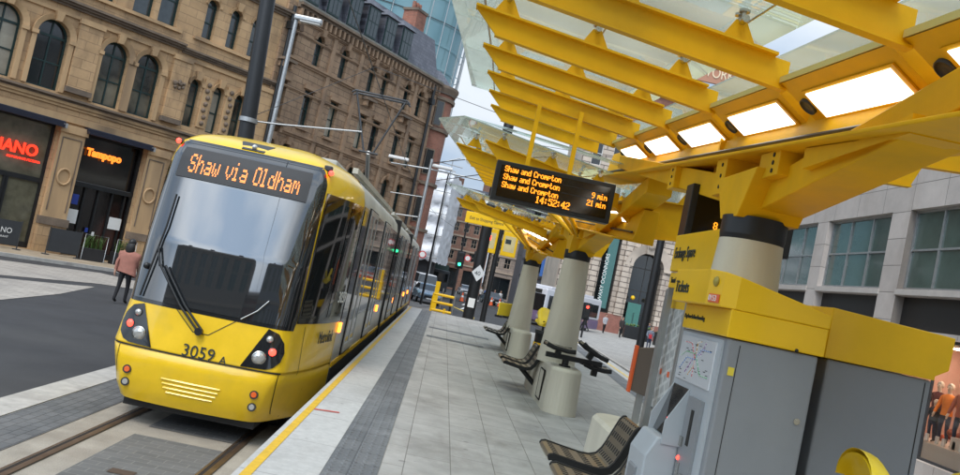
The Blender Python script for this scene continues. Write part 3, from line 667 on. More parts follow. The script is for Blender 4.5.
# contact wire of the tramway
def wire(name,pts,r,label,group='overhead tramway wires'):
    b=MB(); b.tube(pts,r,DGREY,5); o=b.build(name); tag(o,label,'cable',group); return o
wire('contact_wire',[(-2.62,-25,6.78),(-2.62,40,6.78),(-2.4,54,6.78),(-1.6,68,6.8),(.2,82,6.8),(3,98,6.8),(14,125,6.8)],.012,'thin contact wire running above the tram along the near track')
# ------------------------------------------------------------------ facade tools (local x along the wall, y into the building, z up)
def arch_loop(u,w,z0,z1,seg=12):
    r=w/2; zs=z1-r; p=[(u-r,z0),(u+r,z0)]
    p+=[(u+r*math.cos(PI*k/seg),zs+r*math.sin(PI*k/seg)) for k in range(seg+1)]
    return p
def rect_loop(u,w,z0,z1): return [(u-w/2,z0),(u+w/2,z0),(u+w/2,z1),(u-w/2,z1)]
def loop_of(o): return arch_loop(o['u'],o['w'],o['z0'],o['z1']) if o['arch'] else rect_loop(o['u'],o['w'],o['z0'],o['z1'])
def wall(parent,x0,x1,z0,z1,ops,m,reveal=.35,name='wall',thick=.4):
    loops=[[Vector((x0,0,z0)),Vector((x1,0,z0)),Vector((x1,0,z1)),Vector((x0,0,z1))]]+[[Vector((a_,0,c_)) for a_,c_ in loop_of(o)][::-1] for o in ops]
    tris=tessellate_polygon(loops); flat=[p for l in loops for p in l]
    b=MB(); b.add(flat,[tuple(t) for t in tris],m)
    for o in ops:
        L=[Vector((a_,0,c_)) for a_,c_ in loop_of(o)]; n_=len(L)
        b.add(L+[p+Vector((0,o.get('rv',reveal),0)) for p in L],[(i,(i+1)%n_,n_+(i+1)%n_,n_+i) for i in range(n_)],m)
    b.add([(x0,0,z0),(x0,thick,z0),(x0,thick,z1),(x0,0,z1)],[(0,1,2,3)],m); b.add([(x1,0,z0),(x1,thick,z0),(x1,thick,z1),(x1,0,z1)],[(0,1,2,3)],m)
    return b.build(name,None,parent,fix=False)
def window(parent,o,fm,pm,nx=2,nz=2,y=None,fw=.07,name='window',trans=True):
    y=o.get('rv',.35)-.12 if y is None else y
    u,w_,z0,z1=o['u'],o['w'],o['z0'],o['z1']; b=MB()
    L=loop_of(o); n_=len(L); cx,cz=u,(z0+z1)/2
    def ins(p,d):
        zz=max(z0+d,min(p[1],z1-d)); s_=(w_/2-d)/(w_/2)
        if o['arch'] and p[1]>z1-w_/2: return (u+(p[0]-u)*s_,(z1-w_/2)+(p[1]-(z1-w_/2))*s_)
        return (u+(p[0]-u)*s_,zz)
    I=[ins(p,fw) for p in L]
    vs=[(p[0],y,p[1]) for p in L]+[(p[0],y,p[1]) for p in I]+[(p[0],y+.08,p[1]) for p in I]
    b.add(vs,[(i,(i+1)%n_,n_+(i+1)%n_,n_+i) for i in range(n_)]+[(n_+i,n_+(i+1)%n_,2*n_+(i+1)%n_,2*n_+i) for i in range(n_)],fm)
    zt=z1-(w_/2 if o['arch'] else 0)
    bw=.028
    for i in range(1,nx):
        x=u-w_/2+w_*i/nx; top=z1-.03 if not o['arch'] else zt+math.sqrt(max(0,(w_/2)**2-(x-u)**2))-.03
        b.box((x-bw,y+.005,z0+.03),(x+bw,y+.06,top),fm)
    zz=[z0+(zt-z0)*i/nz for i in range(1,nz+(1 if o['arch'] else 0))]
    for z in zz: b.box((u-w_/2+.04,y+.01,z-(.045 if o['arch'] and z==zz[-1] else bw)),(u+w_/2-.04,y+.065,z+(.045 if o['arch'] and z==zz[-1] else bw)),fm)
    f=b.build(name,None,parent,fix=False)
    b=MB(); b.quad([(p[0],y+.05,p[1]) for p in I],pm); b.build('pane',None,f,fix=False)
    return f
def archivolt(parent,o,m,wd=.2,pr=.12,zlow=None,key=True,name='arch_moulding',seg=14):
    r=o['w']/2; zs=o['z1']-r; u=o['u']; b=MB()
    pts=[(u+(r+d)*math.cos(PI*k/seg),zs+(r+d)*math.sin(PI*k/seg)) for d in (.0,wd) for k in range(seg+1)]
    n_=seg+1
    F_=[(x,-pr*.35 if i<n_ else -pr,z) for i,(x,z) in enumerate(pts)]; B_=[(x,.0,z) for x,z in pts]
    vs=F_+B_; fs=[]
    for k in range(seg):
        fs+=[(k,k+1,n_+k+1,n_+k),(n_+k,n_+k+1,3*n_+k+1,3*n_+k),(k+1,k,2*n_+k,2*n_+k+1)]
    b.add(vs,fs,m,False)
    if key: b.hexa([(u-.10,-pr-.06,zs+r-.04),(u+.10,-pr-.06,zs+r-.04),(u+.10,.0,zs+r-.04),(u-.10,.0,zs+r-.04)],[(u-.15,-pr-.10,zs+r+.32),(u+.15,-pr-.10,zs+r+.32),(u+.15,.0,zs+r+.32),(u-.15,.0,zs+r+.32)],m)
    if zlow is not None:
        for sg in (-1,1): b.box((u+sg*(r+.0),-.08,zlow),(u+sg*(r+.17),0,zs-.12),m); b.box((u+sg*(r-.02),-.14,zs-.12),(u+sg*(r+.22),0,zs+.02),m)
    return b.build(name,None,parent,fix=True)
def band(parent,name,x0,x1,z0,z1,pr,m,steps=1):
    b=MB()
    for k in range(steps):
        a_=z0+(z1-z0)*k/steps; c_=z0+(z1-z0)*(k+1)/steps; b.box((x0,-pr*(k+1)/steps,a_+.001*k),(x1,.02,c_),m)
    return b.build(name,None,parent)
def ledge_dirt(x0,x1): pass

SAND=blocks('sandstone_ashlar',(.48,.305,.155),(.55,.355,.185),(.30,.19,.105),.85,.36,'xz',.008,var=.22,stain=(.17,.11,.065,.75,.8),bumpd=.01)
SANDP=mat('sandstone_smooth',(.53,.345,.18),.8,var=.22,scale=1.6,bump=.3,bscale=30,streak=.2,dirt=(.16,.11,.07,.8))
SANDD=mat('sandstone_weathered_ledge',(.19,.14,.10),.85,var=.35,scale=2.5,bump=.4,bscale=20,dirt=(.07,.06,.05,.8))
BROWN=blocks('brown_sandstone',(.31,.20,.12),(.38,.25,.15),(.15,.10,.065),.7,.30,'xz',.012,var=.3,stain=(.10,.065,.045,.75,.9),bumpd=.015)
BROWNP=mat('brown_sandstone_trim',(.32,.21,.13),.85,var=.3,scale=2,bump=.4,bscale=25,dirt=(.09,.06,.045,.8))
GREENF=mat('dark_green_frame',(.010,.035,.032),.4,var=.2)
SLATE=blocks('slate_roof',(.085,.09,.11),(.12,.125,.15),(.04,.04,.05),.3,.2,'xz',.008,rough=.5,var=.3)
REDB=blocks('red_brick',(.30,.10,.06),(.38,.14,.085),(.22,.17,.13),.24,.08,'sz',.009,var=.3,stain=(.10,.05,.04,.5,.6))

# ------------------------------------------------------------------ long stone building on the left
sb=thing('stone_building','long curved sandstone building with restaurants at street level and green arched windows','building',(Apt.x,Apt.y,0),0)
# facade frames: child objects are rotated so their x runs along each wall
def rotparts(objs,loc,ang):
    for o in objs: o.location=loc; o.rotation_euler=(0,0,ang)
before=set(bpy.data.objects)
GL2=mat('window_room_glass',(.05,.05,.042),.07,spec=.9,var=.9,scale=1.1,dirt=(.30,.26,.18,.8))
ops=[dict(u=-.55,w=3.20,z0=.12,z1=4.95,arch=0,rv=.5),dict(u=3.42,w=2.55,z0=.12,z1=4.95,arch=0,rv=.6),dict(u=-5.4,w=3.2,z0=.12,z1=4.95,arch=0,rv=.5)]
big=[dict(u=u,w=1.20,z0=6.12,z1=8.68,arch=1) for u in (-4.9,-1.62,.12)]+[dict(u=u,w=1.10,z0=6.12,z1=8.68,arch=1) for u in (2.58,4.02)]
nar=[dict(u=u,w=.52,z0=6.3,z1=8.36,arch=1) for u in (6.22,7.38,8.50)]
up1=[dict(u=u,w=.86,z0=10.1,z1=12.2,arch=0) for u in (-3.8,-2.4,-.6,.5,1.62,3.22,4.30)]
up2=[dict(u=u,w=.56,z0=10.14,z1=11.86,arch=1) for u in (6.22,7.42,8.55)]
wall(sb,-9,10.38,.1,17,ops+big+nar+up1+up2,SAND)
BLIND=mat('window_blind_glass',(.34,.31,.24),.2,spec=.6,var=.4,scale=1.3,dirt=(.03,.03,.028,.9))
rglass=lambda: random.choice((GL2,BLIND,BLIND,GLD))
for o in big: window(sb,o,GREENF,rglass(),2,2); archivolt(sb,o,SANDP,.20,.14,6.12)
for o in nar: window(sb,o,GREENF,rglass(),1,2); archivolt(sb,o,SANDP,.15,.12)
for o in up1: window(sb,o,GREENF,mat('window_sky_glass',(.05,.06,.06),.06,spec=.9,var=.4),1,2)
for o in up2: window(sb,o,GREENF,MATS['window_sky_glass'],1,2); archivolt(sb,o,SANDP,.12,.09)
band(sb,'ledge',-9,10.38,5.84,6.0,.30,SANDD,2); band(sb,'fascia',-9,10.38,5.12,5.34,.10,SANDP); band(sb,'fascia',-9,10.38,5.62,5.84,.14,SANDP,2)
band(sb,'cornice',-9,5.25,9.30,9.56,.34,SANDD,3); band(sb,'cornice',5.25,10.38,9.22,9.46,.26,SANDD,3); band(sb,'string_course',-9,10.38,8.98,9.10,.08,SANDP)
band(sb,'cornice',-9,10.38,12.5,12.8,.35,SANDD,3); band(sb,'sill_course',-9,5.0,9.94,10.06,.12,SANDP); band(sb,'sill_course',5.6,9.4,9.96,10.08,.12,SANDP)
for x0,x1 in ((.93,1.85),(-3.9,-2.6),(4.95,5.75),(9.35,10.1)):
    b=MB(); b.box((x0,-.14,6.42),(x1,.0,9.0),SAND); b.box((x0-.05,-.22,6.22),(x1+.05,0,6.42),SANDD); b.box((x0-.04,-.20,8.86),(x1+.04,0,9.05),SANDP); b.build('pilaster',None,sb)
for x0,x1 in ((1.95,2.02),(3.22,3.38),(4.62,4.72)):
    pass
# ground floor piers with capital, roundel and plinth
for x0,x1 in ((1.12,2.08),(4.72,5.62),(-3.75,-2.2)):
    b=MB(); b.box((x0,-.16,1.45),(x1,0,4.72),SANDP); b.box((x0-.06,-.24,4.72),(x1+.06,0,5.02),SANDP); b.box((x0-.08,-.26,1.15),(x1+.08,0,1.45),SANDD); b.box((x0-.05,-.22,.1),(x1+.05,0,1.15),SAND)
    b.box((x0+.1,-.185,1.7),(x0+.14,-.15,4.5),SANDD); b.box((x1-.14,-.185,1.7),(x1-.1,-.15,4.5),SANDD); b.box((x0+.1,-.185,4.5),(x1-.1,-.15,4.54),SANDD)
    cx_=(x0+x1)/2; rg=[]
    for k in range(21):
        a_=2*PI*k/20; rg.append((cx_+.25*math.cos(a_),-.19,3.05+.30*math.sin(a_)))
    b.tube(rg,.045,SANDP,6); b.build('pier',None,sb)
for x0,x1 in ((6.6,7.0),(7.75,8.15)):
    b=MB(); b.box((x0,-.07,6.4),(x1,0,8.5),SANDP)
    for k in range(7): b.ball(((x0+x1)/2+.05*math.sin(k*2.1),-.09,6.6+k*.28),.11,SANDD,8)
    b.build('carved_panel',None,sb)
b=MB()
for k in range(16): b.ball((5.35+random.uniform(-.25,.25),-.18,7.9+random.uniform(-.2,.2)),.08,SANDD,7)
b.build('carved_panel',None,sb)
# shop fronts
def shop(u,w_,z1,split):
    b=MB(); y=.30
    for x in (u-w_/2,u+w_/2-.10): b.box((x,y-.08,.12),(x+.10,y+.05,z1),BLK)
    b.box((u-w_/2,y-.08,z1-.12),(u+w_/2,y+.05,z1),BLK); b.box((u-w_/2,y-.09,split-.09),(u+w_/2,y+.05,split+.09),BLK); b.box((u-w_/2,y-.08,.12),(u+w_/2,y+.05,.34),BLK)
    return b,y
b,y=shop(-.55,3.2,4.95,2.72)
for x in (-1.75,-.35,-.28+.0): b.box((x,y-.07,.3),(x+.12,y+.04,2.7),BLK)
f=b.build('shop_front',None,sb)
SHG=mat('shopfront_cream_glass',(.14,.13,.085),.08,spec=.8,var=.55,scale=1.4,dirt=(.05,.045,.03,.7))
b=MB(); b.quad([(-2.05,y,.3),(.95,y,.3),(.95,y,4.85),(-2.05,y,4.85)],SHG); b.build('pane',None,f,fix=False)
o=text_obj('shop_name','PIANO',.60,NRED,f,TM((-1.08,y-.14,3.55),(1,0,0),(0,0,1)),depth=.05,squeeze=.93,bold=.012)
o=text_obj('shop_name','RISTORANTE PIZZERIA',.125,NRED,f,TM((-.45,y-.14,3.33),(1,0,0),(0,0,1)),depth=.02,squeeze=.95)
b,y=shop(3.42,2.55,4.95,2.92); y=.42
for x in (2.2,2.75,3.30,3.88,4.42): b.box((x,y-.1,.12),(x+.07,y+.03,2.9),BLK)
f=b.build('shop_front',None,sb)
b=MB(); b.quad([(2.15,y,.14),(4.69,y,.14),(4.69,y,4.85),(2.15,y,4.85)],mat('restaurant_glass',(.014,.011,.010),.07,spec=.7,var=.8,scale=1.2,dirt=(.10,.03,.02,.5))); b.build('pane',None,f,fix=False)
b=MB(); b.box((2.15,y-.12,2.86),(4.69,y-.02,3.02),GALV); b.build('transom',None,f)
b=MB()
for (x0,z0,w2,h2,mm) in ((2.25,1.35,.42,.55,WTXT),(3.98,1.40,.52,.48,WTXT),(2.32,2.1,.25,.4,mat('blue_poster',(.02,.05,.30),.5)),(3.1,1.1,.12,.18,MATS['blue_poster']),(3.4,1.0,.1,.16,WTXT)): b.box((x0,y-.13,z0),(x0+w2,y-.11,z0+h2),mm)
b.build('poster',None,f)
o=text_obj('shop_name','Tampopo',.40,NORG,f,TM((2.45,y-.16,4.10),(1,0,0),(0,0,1)),depth=.04,squeeze=.92,bold=.022)
for x0,x1 in ((-2.5,1.15),(2.02,4.80),(-7.2,-3.9)):
    b=MB(); b.box((x0,-.34,4.93),(x1,-.02,5.10),NAVY,bev=.03); b.box((x0,-.50,4.86),(x1,-.30,4.96),NAVY); b.box((x1-.08,-.53,4.84),(x1,-.29,5.02),GALV); b.build('awning_box',None,sb)
# lit lamps glimpsed inside
b=MB()
for (x,z) in ((-1.55,2.2),(-.6,2.45),(-1.2,1.9)): b.ball((x,.27,z),.035,WARM,8)
b.build('interior_lamp',None,sb)
new=[o for o in bpy.data.objects if o not in before and o.parent==sb]
rotparts(new,(0,0,0),PI/2-R(41))
# second facade
before=set(bpy.data.objects)
L2=12.9
xs4=[.15,2.05,4.05,6.50,7.75,9.9,11.3]
r4=[dict(u=u,w=.56,z0=11.0,z1=12.5,arch=1,rv=.3) for u in xs4]
r3=[dict(u=u,w=.62,z0=7.95,z1=9.75,arch=0,rv=.3) for u in xs4]
r2=[dict(u=u,w=.66,z0=5.05,z1=6.95,arch=1,rv=.3) for u in (.15,1.3,3.4,4.5,6.5,7.75,9.75,11.1)]
r1=[dict(u=u,w=1.7,z0=.3,z1=3.9,arch=1,rv=.5) for u in (1.2,4.2,7.2,10.2)]
wall(sb,-.55,L2,.1,13.4,r1+r2+r3+r4,BROWN)
for o in r4+r3+r2: window(sb,o,GREENF,MATS['window_sky_glass'] if random.random()<.4 else rglass(),1,2)
for o in r1: window(sb,o,GREENF,GLD,2,2)
for o in r4+r2: archivolt(sb,o,BROWNP,.20,.12,seg=10)
for o in r3:
    b=MB(); b.box((o['u']-.46,-.12,9.78),(o['u']+.46,0,9.98),BROWNP); b.box((o['u']-.42,-.14,7.80),(o['u']+.42,0,7.93),BROWNP); b.build('window_hood',None,sb)
for z0,z1,pr in ((4.55,4.8,.22),(7.35,7.55,.14),(9.45,9.56,.09),(10.72,10.92,.16),(12.05,12.14,.08),(12.68,12.80,.14),(13.22,13.46,.34)): band(sb,'string_course',0,L2,z0,z1,pr,BROWNP if z0<13 else SANDD,2)
b=MB()
k=0
x=.1
while x<L2-.1:
    b.box((x,-.24,12.82),(x+.13,0,13.20),BROWNP); b.ball((x+.24,-.03,13.0),.07,SLOT,6); x+=.36
b.build('corbel_table',None,sb)
for xb in (-.05,.15,6.5,9.9):
    b=MB(); zz=10.55 if xb!=.15 else 7.6; b.box((xb-.45,-.42,zz),(xb+.45,0,zz+.12),SANDD); b.box((xb-.35,-.30,zz-.3),(xb-.2,0,zz),BROWNP); b.box((xb+.2,-.30,zz-.3),(xb+.35,0,zz),BROWNP); b.build('balconette',None,sb)
for xp in (3.05,5.3,8.8,10.6,12.55):
    b=MB(); b.box((xp-.13,-.10,4.8),(xp+.13,0,12.68),BROWNP); b.build('pilaster_strip',None,sb)
# rainwater pipe
for xp in (.0-.35,12.2):
    b=MB(); b.tube([(xp,-.2,.2),(xp,-.2,13.1)],.09,BLK,8); b.box((xp-.16,-.34,12.0),(xp+.16,-.06,12.35),BLK); b.build('rainwater_pipe',None,sb)
# mansard with dormers
b=MB(); b.hexa([(0,.15,13.46),(L2,.15,13.46),(L2,6,13.46),(0,6,13.46)],[(0,1.0,16.1),(L2,1.0,16.1),(L2,5,16.4),(0,5,16.4)],SLATE); b.box((0,-.30,13.47),(L2,.14,13.56),mat('lead_gutter',(.20,.20,.17),.6,var=.3)); roof=b.build('mansard_roof',None,sb)
for xd in (.9,2.5,4.1,5.65,7.25,8.85):
    b=MB()
    b.box((xd-.55,.06,13.58),(xd+.55,1.6,15.35),SLATE); b.hexa([(xd-.66,-.08,15.35),(xd+.66,-.08,15.35),(xd+.66,1.6,15.35),(xd-.66,1.6,15.35)],[(xd-.35,.25,15.72),(xd+.35,.25,15.72),(xd+.35,1.6,15.72),(xd-.35,1.6,15.72)],SLATE)
    dd=b.build('dormer',None,sb)
    b=MB(); b.box((xd-.46,.0,13.72),(xd+.46,.06,15.28),GREENF); 
    b.build('window_frame',None,dd)
    b=MB()
    for q in range(3):
        for z0,z1 in ((13.8,14.5),(14.56,15.2)): b.box((xd-.42+q*.29,-.012,z0),(xd-.42+q*.29+.24,.0,z1),MATS['window_sky_glass'])
    b.build('pane',None,dd)
for xc in (11.9,):
    b=MB(); b.box((xc-.5,1.6,15.6),(xc+.5,2.6,17.4),REDB); b.box((xc-.56,1.54,17.4),(xc+.56,2.66,17.55),SANDD)
    for q in (-.3,0,.3): b.cyl((xc+q,2.1,17.55),.12,.45,REDB,10)
    b.build('chimney',None,sb)
new=[o for o in bpy.data.objects if o not in before and o.parent==sb]
kk=K-Apt
rotparts(new,(kk.x,kk.y,0),PI/2-R(31))
# rounded brick corner turret and the return wall
ce=(Apt+du*10.38+du2*(L2+.7))-Apt
b=MB(); b.cyl((ce.x-.75,ce.y+.9,.1),1.35,12.9,REDB,20)
for z in (4.6,7.4,10.7,12.6): b.cyl((ce.x-.75,ce.y+.9,z),1.5,.2,SANDD,20)
b.cyl((ce.x-.75,ce.y+.9,13.0),1.45,.35,SANDD,20,r2=1.6); b.cyl((ce.x-.75,ce.y+.9,13.35),1.6,.15,SANDD,20); b.cyl((ce.x-.75,ce.y+.9,13.5),1.3,1.0,SLATE,20,r2=.3); b.build('corner_turret',None,sb)
for z0 in (5.1,8.0,11.0):
    for aa in (-60,-15,30):
        b=MB(); a_=R(aa); cx_,cy_=ce.x-.75+1.36*math.sin(a_+0),ce.y+.9-1.36*math.cos(a_)
        M=Matrix.Translation((cx_,cy_,z0))@Matrix.Rotation(a_,4,'Z'); b.box((-.3,-.04,0),(.3,.03,1.6),SANDD,M); f=b.build('turret_window',None,sb)
        b=MB(); b.box((-.22,-.06,.08),(.22,.0,1.5),GLD,M); b.build('pane',None,f)
e2=kk+du2*(L2+1.5); 
b=MB(); b.hexa([(e2.x-1.2,e2.y,.1),(e2.x-.6,e2.y+1,.1),(e2.x-9,e2.y+18,.1),(e2.x-12,e2.y+14,.1)],[(e2.x-1.2,e2.y,13.3),(e2.x-.6,e2.y+1,13.3),(e2.x-9,e2.y+18,13.3),(e2.x-12,e2.y+14,13.3)],REDB); b.build('return_wall',None,sb)
# glass tower far behind
TW=bpy.data.materials.new('tower_glass'); TW.use_nodes=True; nt_=TW.node_tree; pb=nt_.nodes['Principled BSDF']
pb.inputs['Roughness'].default_value=.12; pb.inputs['Metallic'].default_value=.35
tc_=nt_.nodes.new('ShaderNodeTexCoord'); sp_=nt_.nodes.new('ShaderNodeSeparateXYZ'); nt_.links.new(tc_.outputs['Object'],sp_.inputs[0])
n_=nt_.nodes.new('ShaderNodeTexNoise'); n_.inputs['Scale'].default_value=.25; nt_.links.new(tc_.outputs['Object'],n_.inputs[0])
mx_=nt_.nodes.new('ShaderNodeMix'); mx_.data_type='RGBA'; mx_.inputs[6].default_value=(.12,.25,.28,1); mx_.inputs[7].default_value=(.26,.40,.42,1); nt_.links.new(n_.outputs[0],mx_.inputs[0]); nt_.links.new(mx_.outputs[2],pb.inputs['Base Color'])
gt=thing('glass_tower','tall blue green glass tower with curved front rising behind the stone building','building',(0,0,0))
p_r=at(447,72,Y=115); p_r2=at(470,2,Y=115)
rings=[]
cx_,cy_=p_r.x-27,128
b=MB(); fr=MB(); n_=48
def oval(z,k=1.0,lean=0): return [Vector((cx_+lean+(27.5*k)*math.cos(2*PI*i/n_),cy_+13*k*math.sin(2*PI*i/n_),z)) for i in range(n_)]
b.loft([oval(0),oval(24,1.0),oval(48,1.02,.5),oval(66,1.03,1.0)],TW,smooth=True); b.build('glazed_wall',None,gt)
z=2.0
while z<65:
    o_=oval(z,1.003+.00045*z,z*.015); fr.loft([o_,[p+Vector((0,0,.14)) for p in o_],],DGREY if int(z/3)%4==0 else TW,cap=False,smooth=False); z+=3.2
fr.build('floor_band',None,gt)
fr=MB()
for i in range(0,n_): 
    a_,c_=oval(0,1.004)[i],oval(66,1.034,1.0)[i]; fr.tube([a_,c_],.07,GALV,4)
fr.build('glazing_bars',None,gt)
# parasol-less barrier boards and planters in front of the restaurants
def onpav(u,d): p=Apt+du*u+dn*d; return (p.x,p.y)
def barrier(u0,u1,d,label,txt=None,zt=1.15):
    x,y=onpav(u0,d); t=thing('barrier_banner',label,'barrier',(x,y,.10),PI/2-R(41),'canvas barriers outside the restaurants')
    w_=u1-u0; b=MB()
    for xx in (0,w_): b.tube([(xx,0,0),(xx,0,zt-.1)],.022,DGREY); b.cyl((xx,0,0),.14,.03,DGREY,14)
    b.build('post',None,t)
    b=MB(); b.box((.03,-.01,.14),(w_-.03,.01,zt-.14),mat('charcoal_canvas',(.035,.038,.042),.8,var=.2)); b.build('banner',None,t)
    if txt: 
        text_obj('lettering',txt,.28,WTXT,t,TM((w_-1.05,-.02,.55),(1,0,0),(0,0,1)),squeeze=.9); text_obj('lettering','RESTAURANT',.10,WTXT,t,TM((w_-1.0,-.02,.38),(1,0,0),(0,0,1)))
barrier(-1.9,.12,1.1,'dark canvas barrier with white lettering at the left edge of the photo','PIANO')
barrier(1.15,2.35,1.1,'plain charcoal canvas barrier in front of the stone pier')
LEAF=mat('spiky_leaf',(.07,.13,.03),.5,var=.4,scale=9)
SOIL=mat('planter_black',(.02,.02,.022),.5,var=.3)
for i,(u0,w_,lab) in enumerate(((2.45,.95,'black planter of spiky green leaves beside the charcoal barrier'),(3.75,.85,'black planter of spiky green leaves nearest the walking person'))):
    x,y=onpav(u0,.95); t=thing('planter',lab,'planter',(x,y,.10),PI/2-R(41),'planters outside the restaurants')
    b=MB(); b.box((0,-.18,0),(w_,.18,.48),SOIL,bev=.015); b.build('trough',None,t)
    b=MB(); b.tube([(.02,-.2,0),(.02,-.2,1.0),(w_-.02,-.2,1.0),(w_-.02,-.2,0)],.015,GALV,6); b.build('frame',None,t)
    b=MB()
    for k in range(70):
        px_=random.uniform(.08,w_-.08); a_=random.uniform(0,2*PI); l=random.uniform(.35,.62); s_=random.uniform(.1,.35)
        d=Vector((math.cos(a_),math.sin(a_)*.6,0)); sd_=Vector((-d.y,d.x,0))*.02
        q0=Vector((px_,random.uniform(-.08,.08),.45)); q1=q0+d*l*s_*.6+Vector((0,0,l*.7)); q2=q0+d*l*s_*1.6+Vector((0,0,l))
        b.add([q0-sd_,q0+sd_,q1+sd_*.8,q1-sd_*.8,q2],[(0,1,2,3),(3,2,4)],LEAF)
    b.build('leaves',None,t,fix=False)
# ------------------------------------------------------------------ tram stop canopies (local origin: foot of the column; y along the platform)
CX,CY=1.82,5.15
def CV(x,y,z): return (x-CX,y-CY,z-.9)
def zs(y): return 3.91+.088*(y-4.75)       # top of ribs at the spine
ribY=[2.03,3.40,4.75,6.10,7.45,8.80,10.10,11.40]
tipX=[.02,-.33,-.25,-.14,-.05,.035,.10,.17]
def zt(y): return 4.31+.075*(y-4.75)
rtX=[2.8,3.35,3.40,3.38,3.30,3.1,2.85,2.5]
can=thing('platform_canopy','nearest yellow steel canopy with glass roof and lit lamp panels over the platform','canopy',(CX-.04,CY,.9))
def col_parts(t,plinth=(-.4,2.7),py=0,zc=2.2,rt=.20):
    b=MB()
    n_=28; rings=[]
    for k in range(9):
        f_=k/8; z=.60+(zc-.60)*f_; r=.30-(.30-rt)*f_**.85
        rings.append([Vector((r*math.cos(2*PI*i/n_),r*math.sin(2*PI*i/n_),z)) for i in range(n_)])
    b.loft(rings,CONC); b.build('column',None,t)
    b=MB(); b.cyl((0,0,zc-.02),rt-.005,.05,BLK,28,r2=rt+.005); b.cyl((0,0,zc+.03),rt+.005,.11,BLK,28)
    b.build('collar',None,t)
    y0,y1=plinth; b=MB(); rings=[]
    for z,gx,gy in ((0,.25,.0),(.02,.25,0),(.60,.225,-.03),(.635,.20,-.05)):
        ring=[]
        for i in range(32):
            a_=2*PI*i/32; x=gx*math.cos(a_); y=gx*math.sin(a_)+( (y1-.25+gy) if math.sin(a_)>=0 else (y0+.25-gy)); ring.append(Vector((x+.02,y,z)))
        rings.append(ring)
    b.loft(rings,CONC,smooth=False); b.build('plinth',None,t,bevel=.012)
    b=MB(); b.box((-.238,y0+.62,.10),(-.215,y0+1.02,.50),CONC); 
    for a_,c_ in (((-.2415,y0+.60,.08),(-.22,y0+.615,.52)),((-.2415,y0+1.025,.08),(-.22,y0+1.04,.52)),((-.2415,y0+.60,.505),(-.22,y0+1.04,.52)),((-.2415,y0+.60,.08),(-.22,y0+1.04,.095))): b.box(a_,c_,SLOT)
    b.build('access_panel',None,t)
def loc(v): return Vector(CV(*v))
# arms
def beam(b,p,q,w_,h0,h1,m):
    """box beam, p and q are top centre points; h depth"""
    p,q=Vector(p),Vector(q); x=Vector((w_/2,0,0)); 
    b.hexa([loc(p-x-Vector((0,0,h0))),loc(p+x-Vector((0,0,h0))),loc(p+x),loc(p-x)],[loc(q-x-Vector((0,0,h1))),loc(q+x-Vector((0,0,h1))),loc(q+x),loc(q-x)],m)
AX=1.90
b=MB(); beam(b,(AX,5.02,3.42),(AX,9.9,4.26),.30,.19,.15,YEL); b.build('arm',None,can,bevel=.008)
b=MB(); beam(b,(AX,5.28,3.385),(AX,.9,3.94),.27,.18,.18,YEL); b.build('arm',None,can,bevel=.008)
b=MB(); b.prism([(5.0-CY,2.285),(5.3-CY,2.285),(5.5-CY,2.56),(4.8-CY,2.56)],'X',-.17,.21,YEL); b.build('arm_root',None,can,bevel=.006)
# gusset plate filling the near V between arm and spine
b=MB(); b.prism([(4.32-CY,3.40-.9),(3.3-CY,3.50-.9),(3.3-CY,zs(3.3)-.365-.9),(4.32-CY,zs(4.32)-.9-.365)],'X',-.105,.145,YEL); b.build('gusset',None,can)
b=MB()
for y,w_ in ((4.62,.30),(5.55,.22),(6.9,.18)):
    top=zs(y)-.345-.9; bot=(3.36+max(0,abs(y-5.15)-.2)*.13)-.9
    b.box((-.12,y-CY,bot),(.14,y-CY+w_,top),YEL)
    for k in range(3): b.cyl((-.125,y-CY+.08,bot+(top-bot)*(.2+.3*k)),.014,.012,SLOT,8,axis='X')
b.build('post',None,can,bevel=.006)
# spine
b=MB(); y0,y1=1.55,11.45
b.hexa([loc((1.86,y0,zs(y0)-.34)),loc((2.10,y0,zs(y0)-.34)),loc((2.10,y0,zs(y0)+.03)),loc((1.93,y0,zs(y0)+.03))],[loc((1.86,y1,zs(y1)-.34)),loc((2.10,y1,zs(y1)-.34)),loc((2.10,y1,zs(y1)+.03)),loc((1.93,y1,zs(y1)+.03))],YEL)
b.hexa([loc((1.62,y0,zs(y0)-.36)),loc((2.10,y0,zs(y0)-.36)),loc((2.10,y0,zs(y0)-.34)),loc((1.62,y0,zs(y0)-.34))],[loc((1.70,y1,zs(y1)-.36)),loc((2.10,y1,zs(y1)-.36)),loc((2.10,y1,zs(y1)-.34)),loc((1.70,y1,zs(y1)-.34))],YEL)
b.build('spine',None,can,bevel=.006)
def rib(y,xr_,zr,xt,ztp,dep,sg):
    """T-section rib from the spine to its tip"""
    b=MB(); L=abs(xt-xr_)
    ins=.16*sg
    web=[(xr_,zr-dep),(xr_,zr),(xt,ztp),(xt-ins*1.0*(-1 if sg<0 else 1)*(1 if sg>0 else 1) if False else xt-(.17 if sg>0 else -.17),ztp-dep*.92-(.17*(ztp-zr)/max(L,.1)))]
    b.prism([(x-CX,z-.9) for x,z in web],'Y',y-CY-.012,y-CY+.012,YEL)
    xf=xr_-.09 if sg<0 else xr_; zf=zr+(ztp-zr)*abs(xr_-xf)/max(L,.1)
    fl=[(xf,zf),(xf,zf+.016),(xt,ztp+.016),(xt,ztp)]
    b.prism([(x-CX,z-.9) for x,z in fl],'Y',y-CY-.06,y-CY+.06,YEL)
    lo=[(xr_,zr-dep-.001),(xr_,zr-dep-.015),(web[3][0],web[3][1]-.015),(web[3][0],web[3][1]-.001)]
    b.prism([(x-CX,z-.9) for x,z in lo],'Y',y-CY-.03,y-CY+.03,YEL)
    ed=[(xt,ztp),(xt-.012*sg*-1*-1 if False else xt+.012*(1 if sg>0 else -1)*0,ztp),(web[3][0],web[3][1]),(web[3][0]+.02,web[3][1])]
    return b.build('rib',None,can)
